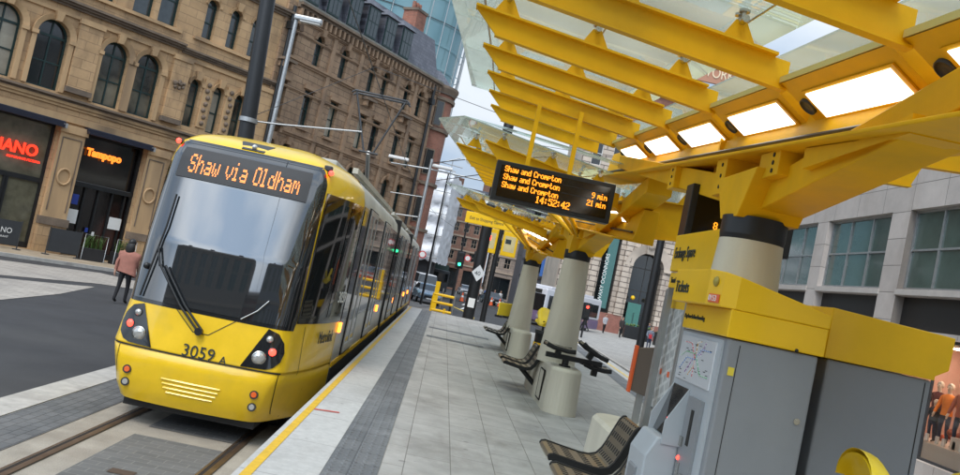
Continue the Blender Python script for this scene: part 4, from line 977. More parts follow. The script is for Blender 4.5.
for y,xt,xq in zip(ribY,tipX,rtX):
    rib(y,1.70,zs(y)+.155,xt,zt(y),.155,-1)
    rib(y,2.08,zs(y)+.16,xq,zs(y)+.20,.44,1)
def gz(x,y):  # height of the glass above the ribs
    if x<=1.8: t=(1.70-x)/(1.70+.1); return zs(y)+.155+(zt(y)-zs(y)-.155)*t+.20
    return zs(y)+.40
def fin(y,x,sg):
    b=MB(); zz=gz(x,y)-.20 if x<1.8 else zs(y)+.19; b.prism([(x-CX-.10,zz-.9+.012),(x-CX+.10,zz-.9+.012),(x-CX+.03,zz+.135-.9),(x-CX-.03,zz+.135-.9)],'Y',y-CY-.008,y-CY+.008,YEL)
    b.build('bracket',None,can)
    b=MB(); p=Vector((x-CX,y-CY,zz+.12-.9)); b.cyl((p.x,p.y-.03,p.z),.022,.06,STEEL,10,axis='Y'); b.tube([p+Vector((0,-.03,0)),p+Vector((0,-.035,.055))],.012,STEEL,6); b.cyl((p.x,p.y-.035,p.z+.05),.032,.014,STEEL,12)
    b.tube([p+Vector((0,.03,0)),p+Vector((0,.035,.055))],.012,STEEL,6); b.cyl((p.x,p.y+.035,p.z+.05),.032,.014,STEEL,12)
    b.build('glass_fitting',None,can)
fr_=[.15,.52,.90]
for k,(y,xt,xq) in enumerate(zip(ribY,tipX,rtX)):
    for t in fr_: fin(y,1.66+(xt+.05-1.66)*t,-1)
    fin(y,2.5,1)
# tie rods
for t in (.15,.52):
    b=MB(); b.tube([Vector((1.66+(xt+.05-1.66)*t-CX+.05,y-CY,gz(1.66+(xt-1.66)*t,y)-.06-.9)) for y,xt in zip(ribY,tipX)],.007,STEEL,5); b.build('tie_rod',None,can)
b=MB(); b.tube([Vector((xt-CX+.04,y-CY,zt(y)-.9+.10)) for y,xt in zip(ribY[1:],tipX[1:])],.009,STEEL,5); b.build('tie_rod',None,can)
# conduit clipped along the spine
b=MB(); b.tube([(1.845-CX,y-CY,zs(y)-.25-.9) for y in (1.6,4,6,8,10,11.3)],.014,DGREY,6); b.build('cable_conduit',None,can)
# glass
def gpane(p):
    b=MB(); b.hexa([loc(q) for q in p],[loc(q)+Vector((0,0,.016)) for q in p],CGL); b.build('glass_panel',None,can)
for k in range(len(ribY)-1):
    ya,yb=ribY[k]+.006,ribY[k+1]-.006; xa,xb=tipX[k]-.30,tipX[k+1]-.30
    gpane([(xa,ya,gz(xa,ya)),(1.70,ya,gz(1.70,ya)),(1.70,yb,gz(1.70,yb)),(xb,yb,gz(xb,yb))])
    qa,qb=rtX[k]+.2,rtX[k+1]+.2
    gpane([(1.95,ya,gz(1.95,ya)),(qa,ya,gz(2,ya)),(qb,yb,gz(2,yb)),(1.95,yb,gz(1.95,yb))])
ya,yb=ribY[0]-.5,ribY[0]-.006
gpane([(.3,ya,gz(.3,ya)),(2.9,ya,gz(1.7,ya)),(2.9,yb,gz(1.70,yb)),(tipX[0]-.3,yb,gz(tipX[0]-.3,yb))])
# slanted lamp housings between the ribs
for k in range(0,len(ribY)-2):
    ya,yb=ribY[k]+.10,ribY[k+1]-.02
    A=lambda y:(1.665,y,zs(y)+.025); B_=lambda y:(1.965,y,zs(y)-.185); C_=lambda y:(1.965,y,zs(y)+.10)
    b=MB(); b.hexa([loc(A(ya)),loc(B_(ya)),loc(C_(ya))],[loc(A(yb)),loc(B_(yb)),loc(C_(yb))],YEL); b.hexa([loc((1.655,ya,zs(ya)+.027)),loc((1.655,yb,zs(yb)+.027)),loc((1.965,yb,zs(yb)+.118)),loc((1.965,ya,zs(ya)+.118))],[loc((1.655,ya,zs(ya)+.060)),loc((1.655,yb,zs(yb)+.060)),loc((1.965,yb,zs(yb)+.135)),loc((1.965,ya,zs(ya)+.135))],mat('pale_yellow_trim',(.70,.60,.22),.5))
    h=b.build('lamp_housing',None,can)
    nrm=Vector((-.21,0,-.30)).normalized()
    def onp(t,y,d=0): a_=Vector(A(y)); c_=Vector(B_(y)); p=a_+(c_-a_)*t; return loc(p)+nrm*d
    yl0,yl1=ya+.12,yb-.20
    b=MB(); f0,f1=.28,.74
    b.hexa([onp(f0-.05,yl0-.04,.002),onp(f1+.05,yl0-.04,.002),onp(f1+.05,yl1+.04,.002),onp(f0-.05,yl1+.04,.002)],[onp(f0-.05,yl0-.04,.012),onp(f1+.05,yl0-.04,.012),onp(f1+.05,yl1+.04,.012),onp(f0-.05,yl1+.04,.012)],YEL); b.build('lamp_frame',None,h)
    b=MB(); b.hexa([onp(f0,yl0,.010),onp(f1,yl0,.010),onp(f1,yl1,.010),onp(f0,yl1,.010)],[onp(f0,yl0,.017),onp(f1,yl0,.017),onp(f1,yl1,.017),onp(f0,yl1,.017)],LITE); b.build('lamp_diffuser',None,h)
    b=MB(); c_=onp(.5,yb-.09,.012); t1=(onp(1,yb)-onp(0,yb)).normalized(); t2=Vector((0,1,0))
    ring=lambda r,d:[c_+nrm*d+(t1*math.cos(2*PI*i/16)+t2*math.sin(2*PI*i/16))*r for i in range(16)]
    b.loft([ring(.055,-.01),ring(.055,.006),ring(.048,.008),ring(.047,.0),ring(.01,.004)],DGREY); b.build('loudspeaker',None,h)
# lateral struts from the collar
can2=copy_tree(can); can2.location=(1.94,13.15,.9)
can3=copy_tree(can); can3.location=(2.05,21.2,.9)
can2['label']='second yellow canopy, behind the hanging departure board'; can3['label']='third yellow canopy, beyond the column with side seats and above the white globe lamp'
for c in (can2,can3):
    for y,x in ((4.75,1.15),(6.1,1.0),(3.4,1.2)):
        b=MB(); b.tube([(0,0,2.5),(x-CX,y-CY,gz(x,y)-.39-.9)],.035,YEL,8); b.build('strut',None,c)
for c in (can,can2,can3): c['group']='yellow canopies along the platform'
col_parts(can,(-.45,2.9),zc=2.16,rt=.19); col_parts(can2,(-1.3,1.8)); col_parts(can3,(-1.3,1.8))

# ------------------------------------------------------------------ departure boards
def board(px,py,z,w_,h,label,rows,clock,loc_,rot=0,full=True):
    t=thing('departure_board',label,'display',loc_,rot,'led departure boards')
    b=MB(); b.box((-w_/2,-.09,0),(w_/2,.09,h),BLK,bev=.008); b.build('case',None,t)
    b=MB(); b.box((-w_/2+.05,-.096,.045),(w_/2-.05,-.085,h-.045),mat('display_black_face',(.006,.005,.004),.12,spec=.6)); b.build('screen',None,t)
    return t
t=board(0,0,0,1.235,.41,'',[],'',(0,0,0)); bpy.data.objects[t.name]['label']='hanging departure board showing three rows in orange and the time'
BL=at(493.5,207,Y=8.62); BR=at(604,223,Y=8.62)
ctr=(Vector(BL)+Vector(BR))/2; ang=math.atan2(BR.z-BL.z,BR.x-BL.x)
t.location=(ctr.x,8.75,3.325)
W_=1.235
p_=.0081
def rowtxt(txt,x0,z0,pt,mm,bold=True,nm='display_text',ph=None):
    ph=ph or pt
    cells,wid=dots(txt,1,bold); b=MB()
    for c,r in cells:
        x=x0+c*pt; z=z0+r*ph; b.add([(x,-.0985,z),(x+pt*.86,-.0985,z),(x+pt*.86,-.0985,z+ph*.86),(x,-.0985,z+ph*.86)],[(0,1,2,3)],mm)
    return b.build(nm,None,t,fix=False)
for i,(s_,r_) in enumerate((('Shaw and Crompton',None),('Shaw and Crompton','9 min'),('Shaw and Crompton','21 min'))):
    z0=.305-.082*i
    rowtxt(s_,-.53,z0,.0060,LEDH,ph=.0088)
    if r_: 
        c_,wd=dots(r_); rowtxt(r_,.545-wd*.0060,z0,.0060,LEDH,ph=.0088)
rowtxt('14:52:42',-.165,.055,.0078,LEDH,ph=.0105)
b=MB(); 
for z in (.292,.21): b.box((.08,-.0972,z),(.56,-.0965,z+.006),SLOT)
b.build('screen_divider',None,t)
b=MB()
for x in (-.31,.13): b.box((x-.022,-.02,.41),(x+.022,.02,1.08),YEL)
b.build('hanger_post',None,t)
# second board, seen behind the near column
t=board(0,0,0,.80,.41,'',[],'',(2.06,6.35,3.12)); t['label']='departure board partly hidden behind the near concrete column'
rowtxt('1 min 2 min',-.48,.16,.006,LEDH,ph=.0088) if False else None
rowtxt('8 min',-.20,.10,.0055,LEDH,ph=.008)
b=MB()
for x in (-.22,.22): b.box((x-.022,-.02,.41),(x+.022,.02,.80),YEL)
b.build('hanger_post',None,t)

# ------------------------------------------------------------------ seats
PROF=[(.0,-.045),(-.012,-.02),(.0,.0),(.03,.008),(.10,-.002),(.20,-.016),(.30,-.028),(.37,-.028),(.42,-.010),(.455,.035),(.48,.09),(.502,.15),(.525,.21),(.55,.272),(.57,.298),(.593,.303),(.604,.288)]
def seat(label,loc_,rotz=0,w_=.50,group='platform seats',reach=.0):
    """seat facing -x, sitting width along y"""
    t=thing('metal_chair',label,'seat',loc_,rotz,group)
    P=[Vector((x,0,z+.45)) for x,z in PROF]
    # finer curve
    Q=[]
    for i in range(len(P)-1):
        for k in range(3): Q.append(P[i].lerp(P[i+1],k/3))
    Q.append(P[-1]); b=MB(); ny=22
    for i in range(len(Q)-1):
        for j in range(ny):
            ya,yb=-w_/2+.02+(w_-.04)*j/ny,-w_/2+.02+(w_-.04)*(j+1)/ny
            slot=(i%4 in (1,2)) and 6<i<42 and (j%3!=0) and 0<j<ny-1
            b.add([(Q[i].x,ya,Q[i].z),(Q[i].x,yb,Q[i].z),(Q[i+1].x,yb,Q[i+1].z),(Q[i+1].x,ya,Q[i+1].z)],[(0,1,2,3)],SLOT if slot else BRONZ,True)
    b.build('seat_shell',None,t,fix=False)
    for sg in (-1,1):
        b=MB(); n_=len(P); y0,y1=sg*w_/2-.018,sg*w_/2+.018
        top=[(p.x,p.z+.006) for p in P]; 
        nr=[]
        for i,p in enumerate(P):
            d=(P[min(i+1,n_-1)]-P[max(i-1,0)]).normalized(); nr.append((p.x+d.z*.045,p.z-d.x*.045))
        for i in range(n_-1): b.hexa([(top[i][0],y0,top[i][1]),(top[i+1][0],y0,top[i+1][1]),(nr[i+1][0],y0,nr[i+1][1]),(nr[i][0],y0,nr[i][1])],[(top[i][0],y1,top[i][1]),(top[i+1][0],y1,top[i+1][1]),(nr[i+1][0],y1,nr[i+1][1]),(nr[i][0],y1,nr[i][1])],RUB)
        b.build('side_frame',None,t)
    b=MB(); b.tube([(.28,-.12,.40),(.28,.12,.40)],.025,BLK); b.tube([(.28,0,.40),(.62,0,.12)],.038,BLK); b.box((.58,-.06,.04),(.66,.06,.24),BLK)
    b.build('bracket',None,t)
    return t
G='curved slatted seats on the platform'
s0=seat('steel slatted seat with black edges nearest the camera',(.95,5.46,.97),group=G)
def cs(label,loc_,rz=0):
    c=copy_tree(s0); c.location=loc_; c.rotation_euler=(0,0,rz); c['label']=label; return c
cs('steel slatted seat just behind the nearest seat',(.97,6.23,.97))
cs('seat on the track side of the second column base, nearer of the two',(1.18,13.6,.9)); cs('seat on the track side of the second column base, farther of the two',(1.18,14.35,.9))
cs('seat on the track side of the third column base, nearer of the two',(1.28,21.3,.9)); cs('seat on the track side of the third column base, farther of the two',(1.28,22.1,.9))
# seats carried on a beam at the near end of the second plinth
t=thing('seat_beam','black beam on a short post carrying three seats at the near end of the second plinth','seat beam',(1.96,12.35,1.53))
b=MB(); b.tube([(0,0,0),(0,0,.16)],.05,BLK); b.cyl((0,0,0),.085,.03,BLK); b.build('post',None,t)
b=MB(); b.box((-.30,-.05,.10),(.52,.05,.17),BLK); b.build('beam',None,t)
def perch(label,x,z,tilt,w_=.42,y=12.3):
    t=thing('perch_seat',label,'seat',(x,y,z),0,'perch seats on the beam at the second plinth'); t.rotation_euler=(0,tilt,0)
    b=MB()
    for k in range(9): 
        xx=-w_/2+w_*k/9; b.box((xx+.004,-.19,-.012+.012*math.sin(k)),(xx+w_/9-.004,.19,.012+.006*math.cos(k*.7)),BRONZ,bev=.004)
    b.build('slatted_pad',None,t)
    for yy in (-.21,.19):
        b=MB(); b.tube([(-w_/2,yy+.01,.0),(-w_/4,yy+.01,-.02),(w_/4,yy+.01,-.02),(w_/2,yy+.01,.0)],.032,RUB,8); b.build('edge_rail',None,t)
    b=MB(); b.box((-.04,-.05,-.14),(.04,.05,-.01),BLK); b.build('stem',None,t)
perch('flat perch seat on the beam nearest the track at the second plinth',1.83,1.80,R(5))
perch('tilted perch seat leaning outward on the beam away from the track',2.32,1.84,R(24))
perch('low flat perch seat beneath the tilted one at the second plinth',2.42,1.62,R(4),.40,12.45)
# ------------------------------------------------------------------ ticket machine
tv=thing('ticket_machine','grey and yellow ticket machine with screen and Tickets header beside the near column','ticket machine',(1.4,4.1,.9))
def TL(x,y,z): return (x-1.4,y-4.1,z-.9)
def tb(b,a_,c_,m,bev=0): b.box(TL(*a_),TL(*c_),m,bev=bev)
b=MB(); tb(b,(1.40,4.10,.9),(1.85,4.86,2.475),GREYM); b.build('cabinet',None,tv,bevel=.012)
b=MB()
poly=[(1.30,4.25),(1.335,4.13),(1.40,4.085),(1.87,4.085),(1.87,4.88),(1.30,4.88)]
top=lambda x:2.795-(x-1.30)*.20
b.hexa([TL(x,y,2.615) for x,y in poly],[TL(x,y,top(x)) for x,y in poly],YELT)
b.hexa([TL(x,y,2.478) for x,y in ((1.385,4.088),(1.869,4.088),(1.869,4.87),(1.385,4.87))],[TL(x,y,2.6149) for x,y in ((1.385,4.088),(1.869,4.088),(1.869,4.87),(1.385,4.87))],YELT)
b.build('header',None,tv,bevel=.006)
text_obj('lettering','Tickets',.095,DTXT,tv,TM(TL(1.297,4.84,2.665),(0,-1,0),(0,0,1)),squeeze=.95)
text_obj('lettering','Pay here before boarding',.034,DTXT,tv,TM(TL(1.382,4.84,2.535),(0,-1,0),(0,0,1)),squeeze=1.05)
b=MB(); c_=Vector(TL(1.317,4.19,2.735)); b.ball((c_.x,c_.y,c_.z),.026,mat('brass_lamp',(.35,.28,.05),.4),12,(.6,1,1)); b.build('header_lamp',None,tv)
b=MB(); b.hexa([TL(1.306,4.225,2.63),TL(1.331,4.140,2.63),TL(1.331,4.140,2.672),TL(1.306,4.225,2.672)],[TL(1.302,4.223,2.63),TL(1.327,4.138,2.63),TL(1.327,4.138,2.672),TL(1.302,4.223,2.672)],ORED); b.build('number_plate',None,tv)
u_=Vector((.027,-.088,0)).normalized()
text_obj('lettering','0153',.042,WTXT,tv,TM(TL(1.3015,4.220,2.637),u_,(0,0,1)),squeeze=.8)
# front: frame, map poster, screen recess, console, slots
b=MB(); tb(b,(1.388,4.14,1.0),(1.3995,4.83,2.46),GREYL); b.build('front_panel',None,tv)
def mapmat(name,base,lines,scale,thr=.012,tint=(.25,.3,.45)):
    m=bpy.data.materials.new(name); MATS[name]=m; m.use_nodes=True; nt=m.node_tree; b_=nt.nodes['Principled BSDF']; b_.inputs['Roughness'].default_value=.12; b_.inputs['Coat Weight'].default_value=.6
    tc=nt.nodes.new('ShaderNodeTexCoord'); v=nt.nodes.new('ShaderNodeTexVoronoi'); v.feature='DISTANCE_TO_EDGE'; v.inputs['Scale'].default_value=scale; nt.links.new(tc.outputs['Object'],v.inputs[0])
    l=nt.nodes.new('ShaderNodeMath'); l.operation='LESS_THAN'; l.inputs[1].default_value=thr; nt.links.new(v.outputs[0],l.inputs[0])
    n=nt.nodes.new('ShaderNodeTexNoise'); n.inputs['Scale'].default_value=scale*.5; nt.links.new(tc.outputs['Object'],n.inputs[0])
    g_=nt.nodes.new('ShaderNodeMath'); g_.operation='GREATER_THAN'; g_.inputs[1].default_value=.47; nt.links.new(n.outputs[0],g_.inputs[0])
    mu=nt.nodes.new('ShaderNodeMath'); mu.operation='MULTIPLY'; nt.links.new(l.outputs[0],mu.inputs[0]); nt.links.new(g_.outputs[0],mu.inputs[1])
    x=nt.nodes.new('ShaderNodeMix'); x.data_type='RGBA'; x.inputs[6].default_value=(*base,1); x.inputs[7].default_value=(*tint,1); nt.links.new(mu.outputs[0],x.inputs[0]); nt.links.new(x.outputs[2],b_.inputs['Base Color']); return m
MAPM=mat('map_print',(.66,.67,.68),.12,coat=.6,var=.04)
b=MB(); tb(b,(1.380,4.20,2.20),(1.3875,4.79,2.44),MAPM); rm=b.build('route_map',None,tv)
for ci,(c_,pl_) in enumerate((((.10,.25,.60),[(.05,.05),(.15,.12),(.30,.12),(.38,.18),(.54,.18)]),((.60,.08,.10),[(.08,.20),(.20,.20),(.30,.12),(.30,.03)]),((.10,.42,.18),[(.04,.12),(.12,.15),(.30,.15),(.42,.05),(.55,.05)]),((.65,.35,.03),[(.22,.03),(.30,.09),(.30,.21),(.36,.22)]),((.35,.12,.40),[(.44,.22),(.38,.15),(.30,.15),(.16,.04)]))):
    b=MB(); mm=mat('route_line_%s'%'abcde'[ci],c_,.4)
    P_=[TL(1.3795,4.79-u,2.205+v) for u,v in pl_]; b.tube(P_,.0028,mm,4)
    for p,q in zip(P_,P_[1:]):
        for k in range(5): m_=Vector(p).lerp(Vector(q),k/5); b.box(m_-Vector((.002,.004,.004)),m_+Vector((.0005,.004,.004)),WTXT)
    b.build('route_line',None,rm)
b=MB()
for k in range(26):
    y_,z_=4.77-random.random()*.5,2.21+random.random()*.20; b.box(TL(1.3790,y_,z_),TL(1.3800,y_-.035,z_+.004),DTXT)
b.build('map_text',None,rm)
b=MB()
for y in (4.80,4.50):
    b.prism([(TL(1.387,0,2.17)[0],TL(0,0,2.17)[2]),(TL(1.29,0,1.98)[0],TL(0,0,1.98)[2]),(TL(1.29,0,1.86)[0],TL(0,0,1.86)[2]),(TL(1.387,0,1.86)[0],TL(0,0,1.86)[2])],'Y',y-4.1-.008,y-4.1+.008,GREYL)
b.build('screen_cheek',None,tv)
b=MB(); b.hexa([TL(1.383,4.51,2.165),TL(1.383,4.79,2.165),TL(1.315,4.79,1.90),TL(1.315,4.51,1.90)],[TL(1.388,4.51,2.165),TL(1.388,4.79,2.165),TL(1.388,4.79,1.90),TL(1.388,4.51,1.90)],mat('screen_glass',(.02,.02,.022),.06,coat=1)); sc_=b.build('touch_screen',None,tv)
b=MB()
for k,(y,z) in enumerate(((4.56,1.97),(4.60,1.97),(4.56,2.0))): 
    f_=(2.165-z)/.265; x=1.383-.068*f_-.003; b.quad([TL(x,y,z),TL(x,y+.03,z),TL(x+.004,y+.03,z+.018),TL(x+.004,y,z+.018)],LRED)
b.build('screen_button',None,sc_,fix=False)
b=MB(); b.prism([(TL(1.388,0,1.90)[0],1.00),(TL(1.27,0,1.90)[0],.99),(TL(1.22,0,1.80)[0],.88),(TL(1.22,0,1.1)[0],.30),(TL(1.388,0,1.1)[0],.2)],'Y',.42-.02,.74,GREYL); b.build('console',None,tv,bevel=.01)
b=MB(); b.prism([(TL(1.2195,0,0)[0],.80),(TL(1.21,0,0)[0],.79),(TL(1.21,0,0)[0],.62),(TL(1.2195,0,0)[0],.60)],'Y',.50,.66,GREYM); b.build('ticket_tray',None,tv)
b=MB(); tb(b,(1.37,4.22,1.55),(1.3875,4.44,2.14),GREYM); tb(b,(1.366,4.30,1.90),(1.371,4.34,2.08),SLOT); tb(b,(1.36,4.39,1.88),(1.371,4.43,1.93),STEEL); tb(b,(1.355,4.26,1.70),(1.371,4.31,1.76),STEEL); tb(b,(1.364,4.37,1.66),(1.371,4.41,1.80),STEEL); b.ball(TL(1.368,4.41,1.82),.012,LRED,8); b.build('payment_panel',None,tv)
b=MB(); b.ball(TL(1.73,4.084,2.483),.010,SLOT,8); b.build('screw',None,tv)
b=MB(); tb(b,(1.46,4.0975,1.0),(1.4635,4.0995,2.45),SLOT); b.build('door_seam',None,tv)
for zz in (1.35,2.15):
    b=MB(); b.cyl(TL(1.80,4.10,zz),.016,.006,STEEL,14,axis='Y'); b.build('lock',None,tv)
b=MB(); tb(b,(1.425,4.0965,2.30),(1.455,4.0985,2.34),mat('warning_sticker',(.70,.55,.05),.5)); b.build('sticker',None,tv)
# second cabinet
cb=thing('information_cabinet','grey cabinet with yellow top right of the ticket machine','cabinet',(1.98,4.30,.9))
b=MB(); b.box((.005,0,0),(.555,.70,1.575),GREYM); b.build('cabinet',None,cb,bevel=.012)
b=MB(); b.prism([(-.02,1.578),(.56,1.578),(.56,1.60),(.625,1.64),(.63,1.81),(-.02,1.835)],'Y',-.015,.72,YELT); b.build('header',None,cb,bevel=.005)
b=MB(); b.box((.52,-.003,.02),(.524,.0,1.56),SLOT); b.build('door_seam',None,cb)
# stop name sign and map case beyond the machine
sg_=thing('stop_sign','yellow sign reading Exchange Square above the map case','sign',(1.62,5.70,2.55))
b=MB(); b.box((0,-.60,.305),(.05,.60,.575),YELT,bev=.008); b.build('sign_face',None,sg_)
b=MB(); b.box((.01,-.59,.185),(.045,.59,.295),YELT,bev=.005); b.build('lower_face',None,sg_)
text_obj('lettering','Exchange Square',.115,DTXT,sg_,TM((-.005,.53,.40),(0,-1,0),(0,0,1)),squeeze=.66)
text_obj('lettering','Timetables',.06,DTXT,sg_,TM((.006,.53,.22),(0,-1,0),(0,0,1)),squeeze=.7)
b=MB()
for y in (-.5,.57): b.box((.012,y-.02,-1.02),(.05,y+.02,.30),GALV)
b.build('post',None,sg_)
mc=thing('map_case','steel framed map case with street maps behind the ticket machine','notice board',(1.72,5.35,1.54))
b=MB(); 
for y in (0,.56,1.15): b.box((-.04,y-.03,0),(.03,y+.03,1.19),GALV,bev=.008)
b.box((-.035,0,.24),(.02,1.15,.30),GALV); b.box((-.035,0,1.13),(.02,1.15,1.19),GALV); b.build('frame',None,mc)
MAP2=blocks('street_map_print',(.42,.44,.42),(.52,.52,.50),(.66,.66,.64),.11,.075,'yz',.012,rough=.15,var=.3,rot=.35,bumpd=.0001,nscale=9)
for y0,y1 in ((.04,.52),(.60,1.11)):
    b=MB(); b.box((-.02,y0,.31),(-.005,y1,1.12),MAP2); b.box((-.0205,y0,1.05),(-.0195,y1,1.12),YELT); b.box((-.0208,y0+.1,.56),(-.0196,y0+.16,.60),ORED); b.box((-.0208,y1-.2,.56),(-.0196,y1-.15,.60),ORED); b.build('map_sheet',None,mc)
hp=thing('orange_edged_board','upright dark board with bright orange edge beyond the seats','board',(1.86,7.65,1.54))
b=MB(); b.hexa([(-.03,-.02,.28),(.16,-.02,.24),(.16,.04,.24),(-.03,.04,.28)],[(-.03,-.02,.66),(.16,-.02,.70),(.16,.04,.70),(-.03,.04,.66)],mat('brown_grey_board',(.14,.11,.09),.5)); b.build('panel',None,hp)
b=MB(); b.box((-.055,-.03,.26),(-.031,.05,.68),ORED,bev=.006); b.build('edge',None,hp)
b=MB(); b.box((.04,0,0),(.10,.03,.3),GALV); b.build('post',None,hp)
hr=thing('hoop_rail','bent stainless steel hoop rail standing beside the orange edged board','rail',(1.93,7.35,1.535))
b=MB(); b.tube([(0,0,0),(0,0,.44),(.008,0,.49),(.03,0,.525),(.07,0,.54),(.12,0,.525)],.026,STEEL,12); b.cyl((0,0,0),.05,.015,STEEL,16); b.build('tube',None,hr)
# litter bins with curved yellow hoods
def hood(b,c,s_,d=1,ang=0):
    M=Matrix.Translation(c)@Matrix.Rotation(ang,4,'Z')
    rows=[]
    for i in range(11):
        t=i/10; x=-.30+.62*t; z=.16*math.exp(-((t-.05)/.22)**2)+.03*math.cos(t*6)+.02; w_=.17+.10*math.sin(PI*min(1,t*1.1))
        rows.append([M@(Vector((x,w_*math.cos(PI*k/10)*d,z+.13*math.sin(PI*k/10)*(1-.5*t)))*s_) for k in range(11)])
    vs=[p for r in rows for p in r]; fs=[(i*11+k,i*11+k+1,(i+1)*11+k+1,(i+1)*11+k) for i in range(10) for k in range(10)]
    b.add(vs,fs,YBIN,True)
    vs2=[p-Vector((0,0,.02)) for p in vs]; b.add(vs2,fs,YBIN,True)
def bin_(loc_,label,rot=0,s_=1):
    t=thing('litter_bin',label,'litter bin',loc_,rot,'black litter bins with yellow hoods')
    b=MB(); b.cyl((0,0,0),.24,.86,BLK,24,r2=.27); b.cyl((0,0,.86),.285,.06,DGREY,24); b.build('drum',None,t)
    b=MB(); b.cyl((0,0,.55),.272,.14,YELT,24,r2=.276); b.build('band',None,t)
    for a_ in (0,PI):
        b=MB(); hood(b,Vector((.0,0,1.03)),.95,1,a_+PI/2); b.build('hood',None,t,fix=False)
    b=MB()
    for sg in (-1,1): b.tube([(sg*.2,0,.9),(sg*.2,0,1.1)],.02,DGREY)
    b.build('hood_post',None,t)
    return t
_b=bin_((2.05,3.45,.9),'yellow hooded litter bin at the bottom right edge, before the cabinet',PI/2); _b.scale=(.93,.93,.93)
bin_((3.0,30.5,.9),'black bin with yellow band and two yellow hoods beyond the third column',0)
t=bin_((2.15,16.0,.9),'yellow hooded bin between the second and third columns beside the orange vest person',.6)
# posts on the platform
def pole(name,label,x,y,z0,z1,r,m,r2=None,cat='pole',group=None,lean=(0,0)):
    t=thing(name,label,cat,(x,y,z0),0,group)
    b=MB(); n_=5; b.tube([(lean[0]*k/n_,lean[1]*k/n_,(z1-z0)*k/n_) for k in range(n_+1)],[r+((r2 or r)-r)*k/n_ for k in range(n_+1)],m,14); b.build('shaft',None,t); return t
GP='black steel catenary masts'
t=pole('catenary_mast','thick black mast with diamond number sign beyond the platform end',1.28,34.6,0,9.0,.235,BLK,.21,'mast',GP)
b=MB(); b.prism([(0,-.34),(.27,0),(0,.34),(-.27,0)],'Y',-.27,-.26,WHITE); o=b.build('diamond_sign',None,t); o.location=(.03,0,2.75)
text_obj('lettering','40',.24,DTXT,o,TM((-.15,-.273,-.09),(1,0,0),(0,0,1)))
b=MB(); b.box((-.13,-.26,1.35),(.13,-.24,1.72),WTXT); b.build('notice',None,t)
for z in (.0,):
    b=MB(); b.cyl((0,0,z),.40,.12,BLK,20); b.build('foot',None,t)
t=pole('catenary_mast','black mast rising behind the tram in front of the stone building',-4.88,20,0,12,.20,BLK,.16,'mast',GP,lean=(-.75,0))
b=MB(); b.tube([(-.28,0,5.0),(.4,0,5.06),(2.3,0,5.3)],.02,GALV,6); b.cyl((-.31,0,4.95),.22,.1,GALV,14); b.build('bracket_arm',None,t)
t=pole('catenary_mast','tall black mast beyond the right hand track, before the arched stone building',8.05,33.5,.1,10,.16,BLK,.14,'mast',GP)
b=MB(); b.tube([(0,0,6.3),(-1.3,0,6.45)],.03,GALV,6); b.build('bracket_arm',None,t)
# ------------------------------------------------------------------ street lamps, signals
t=thing('street_lamp','pale grey street lamp with flat head in front of the stone building','street lamp',(-5.55,24,0),0)
b=MB(); b.tube([(0,0,0),(0,0,3),(0,0,8.6)],[.085,.075,.055],GALV,10); b.build('column',None,t)
b=MB(); b.box((-.06,-.1,8.55),(.72,.1,8.70),GALV,bev=.04); b.box((.12,-.09,8.53),(.68,.09,8.55),WHITE); b.build('lamp_head',None,t)
t=thing('street_lamp','grey lamp column with three side arms at the end of the tram','street lamp',(-1.95,46,0),0)
b=MB(); b.tube([(0,0,0),(0,0,8.3)],[.12,.08],GALV,10); b.build('column',None,t)
b=MB(); b.tube([(-2.1,0,7.65),(0,0,7.75),(3.6,0,7.75)],.05,GALV,6); b.tube([(-1.5,0,5.0),(0,0,5.1)],.04,GALV,6); b.tube([(0,0,6.2),(-1.8,0,6.1)],.03,GALV,6); b.build('side_arm',None,t)
for x in (-2.2,.2): 
    b=MB(); b.box((x-.1,-.2,7.9),(x+1.0,.2,8.06),WHITE,bev=.05); b.build('lamp_head',None,t)
t=thing('globe_lamp','black lamp post with white glass globes and yellow poster boxes','street lamp',(2.05,38,0),0)
b=MB(); b.tube([(0,0,0),(0,0,6.2)],[.13,.10],BLK,12); b.build('column',None,t)
b=MB(); b.tube([(-.85,0,5.4),(-.7,0,5.85),(-.3,0,5.95),(0,0,5.7),(.35,0,5.75)],.045,WHITE,8); b.build('arm',None,t)
for x,z in ((-.88,5.32),(.42,5.62)):
    b=MB(); b.ball((x,0,z),.27,WHITE,16); b.build('globe',None,t)
for x in (-.42,.48):
    b=MB(); b.box((x-.34,-.16,3.75),(x+.34,-.05,4.85),YELT,bev=.03); b.box((x-.24,-.165,3.95),(x+.24,-.158,4.65),mat('poster_paper',(.6,.5,.25),.4,var=.2)); o=b.build('poster_box',None,t)
    b=MB(); b.box((x-.2,-.17,4.3),(x+.05,-.166,4.5),LRED if x<0 else DTXT); b.build('poster_mark',None,o)
t=thing('direction_sign','long yellow exit direction sign hanging at the platform end','sign',(1.35,33,4.78))
b=MB(); b.box((-1.02,-.05,-.22),(1.0,.05,.22),YELT,bev=.02); b.build('board',None,t)
text_obj('lettering','Exit to Shopping Centre',.17,DTXT,t,TM((-.86,-.054,-.06),(1,0,0),(0,0,1)),squeeze=.8)
b=MB(); b.ball((.10,-.05,.34),.16,WHITE,12); b.ball((.10,-.20,.30),.09,BLK,10); b.build('dome_camera',None,t)
b=MB()
for x in (-.7,.7): b.tube([(x,0,.2),(x,0,.9)],.025,YELT,6)
b.build('hanger',None,t)
